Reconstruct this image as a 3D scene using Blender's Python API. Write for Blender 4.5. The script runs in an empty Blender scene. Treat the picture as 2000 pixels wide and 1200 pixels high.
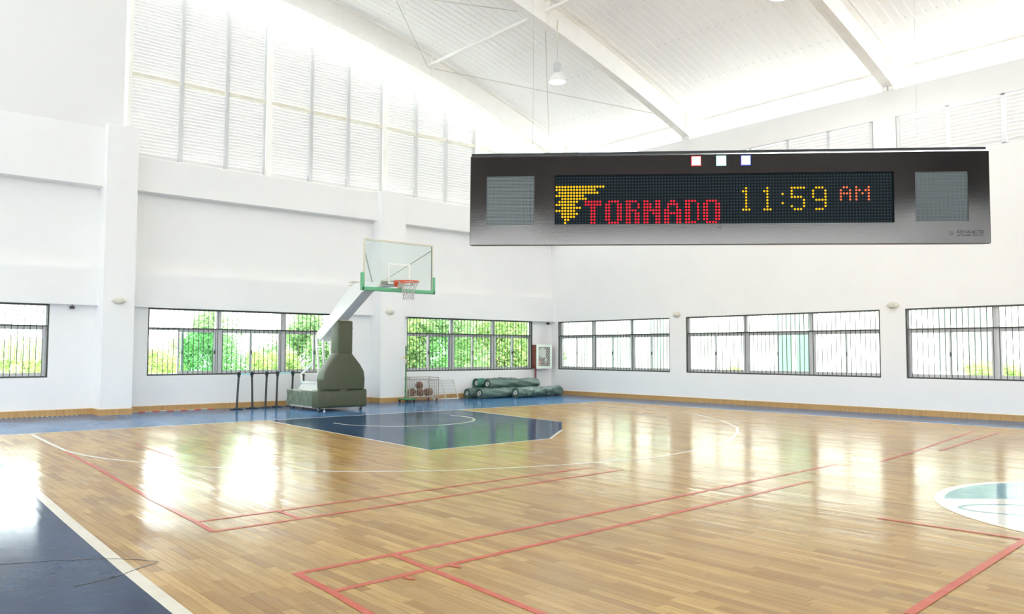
import bpy, bmesh, math, random
from math import sin, cos, pi, radians, sqrt, atan2
from mathutils import Vector, Matrix
C = bpy.context.scene
COL = C.collection
random.seed(7)

# ------------------------------------------------------------------ camera
CAM = Vector((-20.0417, -21.0200, 1.5))
YAW, PITCH, ROLL, FPX = radians(49.1733), radians(3.2033), radians(0.14897), 1569.6
cd = bpy.data.cameras.new('camera'); cam = bpy.data.objects.new('camera', cd); COL.objects.link(cam)
d = Vector((cos(YAW)*cos(PITCH), sin(YAW)*cos(PITCH), sin(PITCH)))
r = Vector((sin(YAW), -cos(YAW), 0)); u = r.cross(d)
r2 = r*cos(ROLL)+u*sin(ROLL); u2 = -r*sin(ROLL)+u*cos(ROLL)
m = Matrix((r2, u2, -d)).transposed().to_4x4(); m.translation = CAM
cam.matrix_world = m
cd.sensor_width = 36; cd.lens = 36*FPX/2000; cd.clip_start = .05; cd.clip_end = 500
C.camera = cam

# ------------------------------------------------------------------ overcast sky, exposure
SKY = 13.8
w = bpy.data.worlds.new('sky'); C.world = w; w.use_nodes = True
bg = w.node_tree.nodes['Background']; bg.inputs[0].default_value = (.93, .97, 1, 1); bg.inputs[1].default_value = SKY
C.view_settings.view_transform = 'Standard'; C.view_settings.look = 'None'; C.view_settings.gamma = 1
C.view_settings.use_curve_mapping = False
C.view_settings.exposure = 0.0
C.cycles.max_bounces = 18; C.cycles.diffuse_bounces = 14; C.cycles.glossy_bounces = 4
C.cycles.transparent_max_bounces = 16; C.cycles.sample_clamp_indirect = 12; C.cycles.caustics_reflective = False

def portal(loc, rot, sx, sy):
    l = bpy.data.lights.new('sky_portal', 'AREA'); l.shape = 'RECTANGLE'; l.size = sx; l.size_y = sy
    l.cycles.is_portal = True
    o = bpy.data.objects.new('sky_portal', l); o.location = loc; o.rotation_euler = rot; COL.objects.link(o)

# ------------------------------------------------------------------ materials
def mat(name, col=(.8, .8, .8), rough=.5, metal=0, coat=0, coat_r=.1, emit=None, es=0, alpha=1, noise=None, bump=None, trans=0):
    """noise=(scale, amount, dark_rgb, stretch) mixes a darker tone in; bump=(scale, strength, stretch)"""
    M = bpy.data.materials.new(name); M.use_nodes = True
    N = M.node_tree.nodes; L = M.node_tree.links; b = N['Principled BSDF']
    b.inputs['Base Color'].default_value = (*col, 1); b.inputs['Roughness'].default_value = rough
    b.inputs['Metallic'].default_value = metal; b.inputs['Coat Weight'].default_value = coat
    b.inputs['Coat Roughness'].default_value = coat_r
    if emit: b.inputs['Emission Color'].default_value = (*emit, 1); b.inputs['Emission Strength'].default_value = es
    def coord(st):
        tc = N.new('ShaderNodeTexCoord'); mp = N.new('ShaderNodeMapping'); mp.inputs['Scale'].default_value = st
        L.new(tc.outputs['Object'], mp.inputs['Vector']); return mp.outputs[0]
    if noise:
        sc, amt, dk, st = noise
        t = N.new('ShaderNodeTexNoise'); t.inputs['Scale'].default_value = sc; t.inputs['Detail'].default_value = 5
        t.inputs['Roughness'].default_value = .65
        L.new(coord(st), t.inputs['Vector'])
        rp = N.new('ShaderNodeMapRange'); rp.inputs[1].default_value = .42; rp.inputs[2].default_value = .72; rp.inputs[4].default_value = amt
        mx = N.new('ShaderNodeMix'); mx.data_type = 'RGBA'
        mx.inputs[6].default_value = (*col, 1); mx.inputs[7].default_value = (*dk, 1)
        L.new(t.outputs[0], rp.inputs[0]); L.new(rp.outputs[0], mx.inputs[0]); L.new(mx.outputs[2], b.inputs['Base Color'])
    if bump:
        sc, s, st = bump
        t = N.new('ShaderNodeTexNoise'); t.inputs['Scale'].default_value = sc; t.inputs['Detail'].default_value = 3
        L.new(coord(st), t.inputs['Vector'])
        bp = N.new('ShaderNodeBump'); bp.inputs['Strength'].default_value = s; bp.inputs['Distance'].default_value = .01
        L.new(t.outputs[0], bp.inputs['Height']); L.new(bp.outputs[0], b.inputs['Normal'])
        if coat: L.new(bp.outputs[0], b.inputs['Coat Normal'])
    return M
ONE = (1, 1, 1)
WALLC = (.825, .825, .815)
M_wall = mat('white_plaster', WALLC, .75, noise=(1.1, .22, (.74, .74, .73), ONE), bump=(40, .05, ONE))
M_slab = mat('painted_panel', (.76, .76, .75), .7)
M_deck = mat('roof_deck', (.84, .84, .82), .7)
M_steel = mat('cream_steel', (.92, .91, .88), .5, noise=(3, .4, (.84, .81, .74), ONE))
M_rail = mat('cream_rail', (.74, .72, .63), .5, noise=(5, .7, (.62, .58, .46), ONE))
M_alum = mat('grey_aluminium', (.60, .61, .62), .4, metal=.2)
M_slat = mat('white_slat', (.74, .74, .73), .5)
M_roof = mat('white_sheet', (.93, .93, .92), .5)
M_screw = mat('screw_head', (.45, .45, .45), .5)
M_bars = mat('dark_bar', (.055, .06, .05), .5)
M_base = mat('oak_skirting', (.55, .33, .12), .45, noise=(1, .75, (.36, .19, .06), (30, 30, 2)))
M_basecap = mat('oak_cap', (.66, .44, .2), .4)
M_cable = mat('wire_steel', (.62, .60, .54), .5)
M_white = mat('white_enamel', (.83, .84, .80), .35, noise=(4, .3, (.72, .72, .66), ONE))
M_black = mat('black_plastic', (.025, .027, .03), .4)
M_green = mat('green_pad', (.13, .45, .24), .45)
M_olive = mat('olive_vinyl', (.070, .080, .042), .5, noise=(7, .5, (.052, .06, .035), ONE), bump=(9, .35, ONE))
M_cover = mat('sage_cover', (.15, .20, .14), .5, bump=(3.2, 1.0, (6, 1, 1.2)))
M_piping = mat('mustard_edge', (.5, .33, .08), .6)
M_orange = mat('orange_rim', (.78, .13, .055), .35)
M_net = mat('white_cord', (.50, .50, .48), .8)
M_galv = mat('worn_grey_metal', (.42, .42, .38), .45)
M_worn = mat('worn_white_metal', (.62, .62, .55), .45)
M_mat = mat('green_tarpaulin', (.10, .165, .14), .5, noise=(5, .6, (.065, .11, .095), (1, 1, 1)), bump=(5, .9, (1.2, 3, 3)))
M_matlt = mat('teal_lining', (.04, .22, .165), .5)
M_tube = mat('cardboard_core', (.42, .35, .26), .7)
M_tubew = mat('white_core', (.72, .74, .70), .6)
M_strap = mat('dark_strap', (.055, .06, .05), .7)
M_ball = mat('ball_leather', (.17, .065, .032), .55, noise=(20, .7, (.09, .04, .025), ONE))
M_seam = mat('ball_seam', (.55, .45, .28), .6)
M_postg = mat('green_enamel', (.06, .24, .08), .4)
M_rubber = mat('rubber', (.05, .045, .045), .7)
M_redw = mat('red_wheel', (.30, .09, .05), .5)
M_maroon = mat('maroon_enamel', (.23, .045, .04), .4)
M_hose = mat('hose_canvas', (.75, .73, .68), .8)
M_mint = mat('mint_frame', (.74, .82, .74), .35)
M_belt = mat('pale_blue_belt', (.45, .75, .80), .6)
M_lens = mat('frosted_lens', (.70, .70, .62), .3)
M_cage = mat('cage_metal', (.66, .64, .52), .5)
M_red = mat('red_paint', (.54, .075, .035), .7, coat=.35, coat_r=.16, noise=(6, .3, (.55, .24, .12), ONE))
M_lineW = mat('white_paint', (.74, .70, .58), .6, coat=.6, coat_r=.16, noise=(4, .5, (.62, .53, .38), ONE))
M_scr = mat('dark_tape', (.05, .04, .035), .5)
M_lamp = mat('lamp_glow', (1, 1, 1), .5, emit=(1, .98, .93), es=6)
M_reflector = mat('lamp_reflector', (.9, .9, .88), .3)
M_box = mat('lamp_gear_grey', (.52, .55, .55), .4)

def floor_mat(name, builder, coat=1.0, cr=.12, streak=.5, ior=1.5):
    M = bpy.data.materials.new(name); M.use_nodes = True
    N = M.node_tree.nodes; L = M.node_tree.links; b = N['Principled BSDF']
    tc = N.new('ShaderNodeTexCoord')
    def nz(sc, st, det=4, rgh=.6):
        mp = N.new('ShaderNodeMapping'); mp.inputs['Scale'].default_value = st; L.new(tc.outputs['Object'], mp.inputs[0])
        t = N.new('ShaderNodeTexNoise'); t.inputs['Scale'].default_value = sc; t.inputs['Detail'].default_value = det
        t.inputs['Roughness'].default_value = rgh; L.new(mp.outputs[0], t.inputs['Vector']); return t.outputs[0]
    def rng(s, a, b_, c, d_):
        q = N.new('ShaderNodeMapRange'); q.inputs[1].default_value = a; q.inputs[2].default_value = b_
        q.inputs[3].default_value = c; q.inputs[4].default_value = d_; L.new(s, q.inputs[0]); return q.outputs[0]
    def mix(f, a, c):
        q = N.new('ShaderNodeMix'); q.data_type = 'RGBA'
        if hasattr(f, 'default_value') or hasattr(f, 'links'): L.new(f, q.inputs[0])
        else: q.inputs[0].default_value = f
        for k, v in ((6, a), (7, c)):
            if isinstance(v, tuple): q.inputs[k].default_value = (*v, 1)
            else: L.new(v, q.inputs[k])
        return q.outputs[2]
    c = builder(N, L, nz, rng, mix)
    L.new(c, b.inputs['Base Color'])
    b.inputs['Roughness'].default_value = .6; b.inputs['Specular IOR Level'].default_value = 0
    b.inputs['Coat Weight'].default_value = coat
    b.inputs['Coat IOR'].default_value = ior
    L.new(rng(nz(1.3, (1, .35, 1)), .3, .7, cr*.75, cr*1.3), b.inputs['Coat Roughness'])
    # varnish undulates along the boards (they run in y)
    h1 = nz(8, (1, .05, 1), 1.5, .5); h2 = nz(1.6, (1, .5, 1), 2, .5)
    ad = N.new('ShaderNodeMath'); ad.operation = 'MULTIPLY_ADD'; L.new(h2, ad.inputs[0]); ad.inputs[1].default_value = 2.5; L.new(h1, ad.inputs[2])
    bp = N.new('ShaderNodeBump'); bp.inputs['Strength'].default_value = streak; bp.inputs['Distance'].default_value = .004
    L.new(ad.outputs[0], bp.inputs['Height']); L.new(bp.outputs[0], b.inputs['Coat Normal'])
    return M
def wood(N, L, nz, rng, mix):
    at = N.new('ShaderNodeAttribute'); at.attribute_name = 'tone'
    base = mix(at.outputs['Fac'], (.36, .20, .062), (.58, .375, .125))
    g = rng(nz(38, (1, .05, 1), 5, .7), .4, .72, 0, .6)
    c = mix(g, base, (.29, .155, .05))
    k = rng(nz(1.1, (1, .5, 1), 6, .7), .46, .72, 0, .6)
    return mix(k, c, (.31, .21, .10))
def blue(N, L, nz, rng, mix):
    k = rng(nz(1.2, (1, .7, 1), 5), .35, .7, 0, 1)
    c = mix(k, (.012, .036, .09), (.020, .06, .14))
    s = rng(nz(9, (.6, 2.2, 1), 6, .75), .56, .78, 0, .55)
    return mix(s, c, (.10, .17, .27))
M_wood = floor_mat('varnished_oak', wood, .68, .17, .8, 1.42)
M_blue = floor_mat('blue_floor_paint', blue, .6, .12, .4, 1.36)
def blue_sheen(N, L, nz, rng, mix):
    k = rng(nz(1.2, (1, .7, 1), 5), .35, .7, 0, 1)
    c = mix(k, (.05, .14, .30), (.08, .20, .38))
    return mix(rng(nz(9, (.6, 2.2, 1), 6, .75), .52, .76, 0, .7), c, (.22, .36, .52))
M_blue_sheen = floor_mat('blue_paint_sheen_scuffed', blue_sheen, .7, .14, .4, 1.4)  # blue paint with grazing wall reflection put into its lighter colour, plus scuffs
def teal(N, L, nz, rng, mix): return mix(rng(nz(6, ONE), .4, .7, 0, 1), (.13, .27, .33), (.2, .36, .40))
def pale(N, L, nz, rng, mix): return mix(rng(nz(6, ONE), .4, .7, 0, 1), (.70, .70, .66), (.6, .6, .55))
M_teal = floor_mat('teal_floor_paint', teal, .5, .12, .4)
M_pale = floor_mat('pale_floor_paint', pale, .5, .12, .4)

def pane_mat(name, tint, gloss=.08):
    M = bpy.data.materials.new(name); M.use_nodes = True; N = M.node_tree.nodes; L = M.node_tree.links
    N.clear(); o = N.new('ShaderNodeOutputMaterial'); mx = N.new('ShaderNodeMixShader')
    t = N.new('ShaderNodeBsdfTransparent'); t.inputs[0].default_value = (*tint, 1)
    g = N.new('ShaderNodeBsdfGlossy'); g.inputs['Roughness'].default_value = .03
    f = N.new('ShaderNodeFresnel'); f.inputs[0].default_value = 1.4
    L.new(f.outputs[0], mx.inputs[0]); L.new(t.outputs[0], mx.inputs[1]); L.new(g.outputs[0], mx.inputs[2]); L.new(mx.outputs[0], o.inputs[0])
    return M
M_pane = pane_mat('clear_glass', (.96, .985, .97)); M_tint = pane_mat('green_tinted_glass', (.80, .94, .86))
M_acryl = pane_mat('acrylic_board', (.93, .97, .96))

# ------------------------------------------------------------------ mesh builder
class MB:
    def __init__(s): s.v = []; s.f = []; s.mi = []; s.sm = []; s.cur = 0; s.T = None
    def add(s, vs, fs, smooth=False):
        n = len(s.v)
        if s.T is not None: vs = [tuple(s.T @ Vector(q)) for q in vs]
        s.v += [tuple(q) for q in vs]; s.f += [tuple(n+i for i in f) for f in fs]
        s.mi += [s.cur]*len(fs); s.sm += [smooth]*len(fs); return s
    def box(s, x0, x1, y0, y1, z0, z1):
        x0, x1 = sorted((x0, x1)); y0, y1 = sorted((y0, y1)); z0, z1 = sorted((z0, z1))
        return s.add([(x0,y0,z0),(x1,y0,z0),(x1,y1,z0),(x0,y1,z0),(x0,y0,z1),(x1,y0,z1),(x1,y1,z1),(x0,y1,z1)],
              [(0,3,2,1),(4,5,6,7),(0,1,5,4),(1,2,6,5),(2,3,7,6),(3,0,4,7)])
    def bbox(s, x0, x1, y0, y1, z0, z1, b=.01, seg=2):
        """box with rounded edges"""
        x0, x1 = sorted((x0, x1)); y0, y1 = sorted((y0, y1)); z0, z1 = sorted((z0, z1))
        bm = bmesh.new(); bmesh.ops.create_cube(bm, size=1)
        for q in bm.verts: q.co = ((x0+x1)/2+q.co.x*(x1-x0), (y0+y1)/2+q.co.y*(y1-y0), (z0+z1)/2+q.co.z*(z1-z0))
        bmesh.ops.bevel(bm, geom=bm.edges[:], offset=b, segments=seg, affect='EDGES', profile=.5)
        bm.verts.ensure_lookup_table(); bm.verts.index_update()
        s.add([tuple(q.co) for q in bm.verts], [tuple(q.index for q in f.verts) for f in bm.faces], True); bm.free(); return s
    def beam(s, a, b, w, h, up=(0, 0, 1)):
        a, b = Vector(a), Vector(b); t = (b-a).normalized(); up = Vector(up)
        if abs(t.dot(up)) > .98: up = Vector((0, 1, 0))
        sd = t.cross(up).normalized(); uu = sd.cross(t)
        P = [a+sd*(i*w/2)+uu*(j*h/2) for i, j in ((-1,-1),(1,-1),(1,1),(-1,1))]; Q = [q+(b-a) for q in P]
        return s.add(P+Q, [(0,1,2,3),(7,6,5,4),(0,4,5,1),(1,5,6,2),(2,6,7,3),(3,7,4,0)])
    def tube(s, pts, rad, n=10, closed=False, cap=True):
        pts = [Vector(q) for q in pts]; K = len(pts); rings = []
        R = rad if isinstance(rad, (list, tuple)) else [rad]*K
        prev = None; vs = []
        for i, q in enumerate(pts):
            if closed: t = pts[(i+1) % K]-pts[i-1]
            else: t = pts[min(i+1, K-1)]-pts[max(i-1, 0)]
            t.normalize()
            if prev is None:
                a = Vector((0, 0, 1)) if abs(t.z) < .9 else Vector((1, 0, 0)); s1 = t.cross(a).normalized()
            else:
                s1 = (prev-t*prev.dot(t)).normalized()
            prev = s1; s2 = t.cross(s1)
            vs += [q+(s1*cos(2*pi*k/n)+s2*sin(2*pi*k/n))*R[i] for k in range(n)]
        fs = []
        for i in range(K if closed else K-1):
            j = (i+1) % K
            fs += [(i*n+k, i*n+(k+1) % n, j*n+(k+1) % n, j*n+k) for k in range(n)]
        if cap and not closed: fs += [tuple(reversed(range(n))), tuple(range((K-1)*n, K*n))]
        return s.add(vs, fs, True)
    def lathe(s, prof, c=(0, 0, 0), n=20, axis='z', sx=1, sy=1):
        vs = []
        for rr, zz in prof:
            for k in range(n):
                a = 2*pi*k/n; x, y = rr*cos(a)*sx, rr*sin(a)*sy
                q = (x, y, zz) if axis == 'z' else ((zz, x, y) if axis == 'x' else (x, zz, y))
                vs.append((q[0]+c[0], q[1]+c[1], q[2]+c[2]))
        fs = [(i*n+k, i*n+(k+1) % n, (i+1)*n+(k+1) % n, (i+1)*n+k) for i in range(len(prof)-1) for k in range(n)]
        if prof[0][0] > 1e-6: fs.append(tuple(reversed(range(n))))
        if prof[-1][0] > 1e-6: fs.append(tuple(range((len(prof)-1)*n, len(prof)*n)))
        return s.add(vs, fs, True)
    def prism(s, poly, lo, hi, axis='z'):
        """poly in the two other axes (x,y | y,z for x | x,z for y)"""
        def mk(p_, t):
            return (p_[0], p_[1], t) if axis == 'z' else ((t, p_[0], p_[1]) if axis == 'x' else (p_[0], t, p_[1]))
        n = len(poly)
        return s.add([mk(q, lo) for q in poly]+[mk(q, hi) for q in poly],
              [tuple(reversed(range(n))), tuple(range(n, 2*n))]+[(i, (i+1) % n, n+(i+1) % n, n+i) for i in range(n)])
    def mesh(s, name, mats):
        me = bpy.data.meshes.new(name); me.from_pydata(s.v, [], s.f)
        for q in (mats if isinstance(mats, (list, tuple)) else [mats]): me.materials.append(q)
        if s.f:
            me.polygons.foreach_set('material_index', s.mi); me.polygons.foreach_set('use_smooth', s.sm)
        bm = bmesh.new(); bm.from_mesh(me); bmesh.ops.recalc_face_normals(bm, faces=bm.faces[:]); bm.to_mesh(me); bm.free()
        if any(s.sm):
            try: me.set_sharp_from_angle(angle=radians(40))
            except Exception: pass
        return me
    def build(s, name, mats, parent=None, **kw):
        o = bpy.data.objects.new(name, s.mesh(name, mats)); COL.objects.link(o)
        if parent is not None: o.parent = parent
        for k, v in kw.items(): o[k] = v
        return o
def empty(name, loc=(0, 0, 0), rz=0, parent=None, **kw):
    o = bpy.data.objects.new(name, None); COL.objects.link(o); o.location = loc; o.rotation_euler = (0, 0, rz)
    if parent is not None: o.parent = parent
    for k, v in kw.items(): o[k] = v
    return o
def dup(o, parent=None, loc=None):
    c = o.copy(); COL.objects.link(c)
    if parent is not None: c.parent = parent
    if loc is not None: c.location = loc
    return c
def copy_tree(o, parent=None):
    c = o.copy(); COL.objects.link(c); c.parent = parent
    for ch in list(o.children): copy_tree(ch, c)
    return c
ST = dict(kind='structure')

# ------------------------------------------------------------------ hall dimensions (metres); corner of the two seen walls at the origin
XW, YS = -25.0, -36.5               # far west / south ends, behind the camera
def b_arch(u_): return 8.15+.375*u_-.0105*u_*u_      # underside of rafters against distance u from the east wall
def t_arch(u_): return b_arch(u_)+.70                # underside of the roof sheet
TH = .25

def wall_cut(mb, axis, a0, a1, z0, z1, holes, t0, t1):
    """wall slab along axis 'x' (in plane y) or 'y' with rectangular holes (p0,p1,q0,q1)"""
    A = sorted({a0, a1, *[h[0] for h in holes], *[h[1] for h in holes]}); Z = sorted({z0, z1, *[h[2] for h in holes], *[h[3] for h in holes]})
    for i in range(len(A)-1):
        for j in range(len(Z)-1):
            ca, cz = (A[i]+A[i+1])/2, (Z[j]+Z[j+1])/2
            if any(h[0] < ca < h[1] and h[2] < cz < h[3] for h in holes): continue
            if axis == 'x': mb.box(A[i], A[i+1], t0, t1, Z[j], Z[j+1])
            else: mb.box(t0, t1, A[i], A[i+1], Z[j], Z[j+1])

WIN_L = [(-22.2, -16.0), (-13.83, -8.30), (-6.19, -.92)]      # x ranges on the north wall
WIN_R = [(-5.32, -.35), (-11.86, -5.94), (-17.6, -12.48), (-24.0, -18.8), (-30.2, -25.0)]   # y ranges on the east wall
ZB, ZT = .885, 2.58
PILL = [(-15.02, -14.33), (-7.50, -6.66), (-22.6, -21.9)]
PD = .60                                             # pillar depth
LV = -14.42                                          # west end of the gable louvres

# ---- floor
fl = MB(); fl.box(XW, .3, YS, .3, -.25, -.02)
floor = fl.build('floor', M_blue, **ST)
WX0, WX1, WY0, WY1 = -18.42, -1.85, -27.0, -4.22     # the boarded court
ap = MB(); ap.box(WX1, 0, YS, 0, -.02, 0); ap.box(WX0, WX1, WY1, 0, -.02, 0); ap.build('floor_apron', M_blue_sheen, floor, label='scuffed blue painted apron along the walls, lightened for grazing sheen')
ap = MB(); ap.box(XW, WX0, YS, 0, -.02, 0); ap.box(WX0, WX1, YS, WY0, -.02, 0)
ap.build('floor_apron', M_blue, floor, label='glossy blue painted apron around the court')
BW = .078
boards = []
x = WX0; row = 0
rb = random.Random(3)
while x < WX1-.01:
    x1 = min(x+BW, WX1); y = WY0-rb.random()*.7
    while y < WY1:
        y1 = y+rb.choice((.45, .6, .75, .9)); yy0, yy1 = max(y, WY0), min(y1, WY1)
        if yy1-yy0 > .02: boards.append((x, x1, yy0, yy1))
        y = y1
    x = x1
def board_key(b_):
    cx, cy = (b_[0]+b_[1])/2, (b_[2]+b_[3])/2; v = Vector((cx, cy, 0))-CAM
    z = v.dot(d)
    if z < .5: return 1e9
    px, py = 1000+FPX*v.dot(r2)/z, 600-FPX*v.dot(u2)/z
    return v.length if (-20 < px < 2020 and py < 1215) else 1e9
boards.sort(key=board_key)
def add_board(mb, tones, b_, rr):
    g = .0008; x0, x1, y0, y1 = b_[0]+g, b_[1]-g, b_[2]+g, b_[3]-g
    tx, ty = rr.gauss(0, .0045)*BW/2, rr.gauss(0, .0005)*(y1-y0)/2
    h = [min(.0009, q) for q in (-tx-ty, tx-ty, tx+ty, -tx+ty)]
    mb.add([(x0,y0,-.02),(x1,y0,-.02),(x1,y1,-.02),(x0,y1,-.02),(x0,y0,h[0]),(x1,y0,h[1]),(x1,y1,h[2]),(x0,y1,h[3])],
           [(4,5,6,7),(0,1,5,4),(1,2,6,5),(2,3,7,6),(3,0,4,7)])
    tones += [min(1, max(0, rr.gauss(.52, .33)))]*5
def board_obj(lst, name, **kw):
    mb = MB(); tn = []
    for b_ in lst: add_board(mb, tn, b_, rb)
    me = bpy.data.meshes.new(name); me.from_pydata(mb.v, [], mb.f); me.materials.append(M_wood)
    a = me.attributes.new('tone', 'FLOAT', 'FACE'); a.data.foreach_set('value', tn)
    o = bpy.data.objects.new(name, me); COL.objects.link(o); o.parent = floor
    for k, v in kw.items(): o[k] = v
for b_ in boards[:300]: board_obj([b_], 'floor_board')
board_obj(boards[300:], 'floor_boards', kind='stuff')

# ---- painted court markings (thin paint films on the boards)
def film(name, poly, z, mt, h=.0006, **kw):
    mb = MB(); mb.prism(poly, z-h, z, 'z'); return mb.build(name, mt, floor, **kw)
def strip(name, pts, wd, mt, z=.0021, closed=False, **kw):
    P = [Vector((*q, 0)) for q in pts]; L_, R_ = [], []; n = len(P)
    for i, q in enumerate(P):
        t = (P[(i+1) % n]-P[i-1]) if closed else (P[min(i+1, n-1)]-P[max(i-1, 0)])
        t.normalize(); s_ = Vector((-t.y, t.x, 0))*wd/2; L_.append(q+s_); R_.append(q-s_)
    mb = MB(); vs = [(q.x, q.y, z) for q in L_]+[(q.x, q.y, z) for q in R_]
    vs += [(q[0], q[1], z-.0007) for q in vs]
    fs = []
    for i in range(n if closed else n-1):
        j = (i+1) % n; fs += [(i, j, n+j, n+i), (2*n+i, 2*n+j, j, i), (n+i, n+j, 3*n+j, 3*n+i)]
    mb.add(vs, fs); return mb.build(name, mt, floor, **kw)
def arc(cx, cy, rr, a0, a1, n=40): return [(cx+rr*cos(radians(a0+(a1-a0)*i/n)), cy+rr*sin(radians(a0+(a1-a0)*i/n))) for i in range(n+1)]
film('painted_key', [(-12.62, -4.2), (-7.38, -4.2), (-7.83, -8.53), (-9.1, -9.84), (-10.35, -10.83), (-12.92, -10.87)], .0014, M_blue, label='blue painted key under the hoop')
strip('white_line', [(XW+.3, -4.25), (-1.85, -4.25)], .06, M_lineW)                 # baseline
strip('white_line', [(-1.88, -4.25), (-1.88, WY0)], .06, M_lineW)                  # right sideline
strip('white_line', [(-17.95, -4.3), (-18.06, -8.0), (-18.2, -10.8), (-18.29, -12.8), (-18.37, -15), (-18.42, -17), (-18.44, -20), (-18.44, -27)], .09, M_lineW)
film('painted_apron', [(-18.46, WY0), (-18.46, -17), (-18.41, -15), (-18.33, -12.8), (-18.24, -10.8), (-18.10, -8), (-17.99, -4.22), (-19.9, -4.22), (-19.9, WY0)], .0013, M_blue)
strip('white_line', [(-12.59, -4.25), (-12.92, -10.87)], .05, M_lineW)
strip('white_line', [(-12.92, -10.87), (-10.35, -10.83), (-9.1, -9.84)], .05, M_lineW)
strip('white_line', [(-7.40, -4.25), (-7.83, -8.53)], .05, M_lineW)
strip('white_line', arc(-10.2, -5.95, 1.58, 172, 372, 40), .05, M_lineW)
strip('white_line', [(-17.07, -4.4), (-17.13, -6.34), (-17.15, -7.5), (-17.07, -8.2), (-16.92, -8.85), (-16.70, -9.43), (-16.35, -10.2), (-15.7, -11.2), (-14.91, -12.06), (-13.98, -12.73), (-12.95, -13.15), (-12.0, -13.42), (-10.8, -13.6), (-9.4, -13.4), (-8.14, -12.97), (-6.89, -12.29), (-6.0, -11.69), (-4.9, -10.57), (-3.7, -8.89), (-3.2, -7), (-3.05, -4.4)], .055, M_lineW)
strip('white_line', [(-12.6, -11.03), (-12.2, -11.6), (-11.81, -12.2)], .03, M_lineW)
RZC = [0]
def red(pts, wd=.055):
    RZC[0] += 1; strip('red_line', pts, wd, M_red, .0024+.00012*RZC[0])
red([(-17.56, -15.90), (-15.26, -15.84), (-13.38, -15.76), (-12.0, -15.70), (-9.6, -15.62)]); red([(-17.54, -16.42), (-15.73, -16.34), (-14.05, -16.27), (-11.2, -16.12)])
red([(-17.53, -15.91), (-17.55, -16.42), (-17.62, -17.3), (-17.75, -21.8)]); red([(-16.76, -15.90), (-16.78, -16.4), (-16.84, -17.6), (-16.95, -21.8)])
red([(-17.49, -14.27), (-16.12, -14.25), (-14.08, -14.17), (-12.2, -14.1)], .045); red([(-17.45, -13.80), (-15.84, -13.78), (-14.58, -13.74), (-12.4, -13.7)], .045)
red([(-17.46, -13.78), (-17.49, -14.27)], .045); red([(-16.70, -13.78), (-16.70, -14.25)], .045)
red([(-17.18, -7.5), (-17.26, -9.6), (-17.42, -12.4), (-17.46, -13.8)], .045); red([(-16.1, -7.2), (-16.15, -9.2)], .03)
red([(-8.9, -15.88), (-7.6, -15.72), (-3.1, -15.05)], .045); red([(-6.9, -15.9), (-3.03, -15.45)], .045)
red([(-12.69, -17.6), (-12.66, -18.1), (-12.61, -18.9)], .05); red([(-15.24, -18.95), (-12.75, -18.77), (-9.9, -18.7)], .06)
red([(-17.03, -16.44), (-17.0, -16.53)], .04); red([(-16.62, -16.40), (-16.59, -16.49)], .04)
strip('scuff_line', [(-19.6, -14.2), (-19.01, -14.34), (-18.71, -14.46), (-18.42, -14.63), (-18.23, -14.83), (-18.14, -14.98), (-18.31, -15.08), (-18.45, -15.18), (-18.6, -15.24), (-18.75, -15.26)], .009, M_scr, .0032)
CX, CY, CR = -10.45, -19.36, 1.97
film('painted_circle', arc(CX, CY, CR, 0, 360, 64)[:-1], .0014, M_pale, label='pale centre circle of the court')
def chord(y0, off, n=24):
    out = []
    for q in arc(CX, CY, CR-.06, 0, 360, 96)[:-1]:
        if q[0]*.66+q[1]*.75 > off: out.append(q)
    out.sort(key=lambda q: atan2(q[1]-CY, q[0]-CX)); return out
film('painted_circle_fill', chord(0, -20.68), .0019, M_teal)
strip('painted_emblem', [(CX-.75+.62*cos(a)*.66+.2*sin(a), CY+.95+.2*sin(a)-.5*cos(a)) for a in [2*pi*i/32 for i in range(32)]], .045, M_teal, .0024, closed=True)
strip('white_line', arc(CX, CY, CR, 0, 360, 72)[:-1], .075, M_lineW, .0026, closed=True)

# ---- north wall (behind the hoop): wall plane, lower beam, upper beam, pillars
wl = MB()
wall_cut(wl, 'x', XW, 0, 0, 6.25, [(a, b, ZB, ZT) for a, b in WIN_L], 0, TH)
wl.box(XW, LV-.11, 0, TH, 6.25, t_arch(14.4)+.6)
wall_l = wl.build('wall_north', M_wall, **ST)
def bays():
    e = [XW]+sorted([q for a in PILL for q in a])+[0.0]; return [(e[i], e[i+1]) for i in range(0, len(e), 2)]
for a, b in bays():
    q = MB(); q.box(a, b, -.20, 0, ZT, 3.42); q.build('lower_beam', M_wall, wall_l)
    q = MB(); q.box(a, b, -.34, 0, 5.42, 6.25); q.build('upper_beam', M_wall, wall_l)
for i, (a, b) in enumerate(PILL):
    q = MB(); q.box(a, b, -PD, 0, 0, 6.90 if i != 1 else 6.30); q.build('pillar', M_wall, wall_l)
q = MB(); q.box(XW, -15.02, -.34, 0, 6.25, 6.83); q.build('upper_beam', M_wall, wall_l)
q = MB(); q.box(XW, LV-.20, -.30, 0, 6.831, t_arch(15)+.4); q.build('upper_panel', M_slab, wall_l)

# ---- east wall
WR_L = [(-11.78, -5.9), (-18.3, -12.38), (-24.5, -18.6), (-30.6, -24.8)]   # louvre bays
we = MB()
wall_cut(we, 'y', YS, TH, 0, 8.06, [(a, b, ZB, ZT) for a, b in WIN_R]+[(a, b, 6.22, 7.37) for a, b in WR_L], 0, TH)
wall_r = we.build('wall_east', M_wall, **ST)
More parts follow.
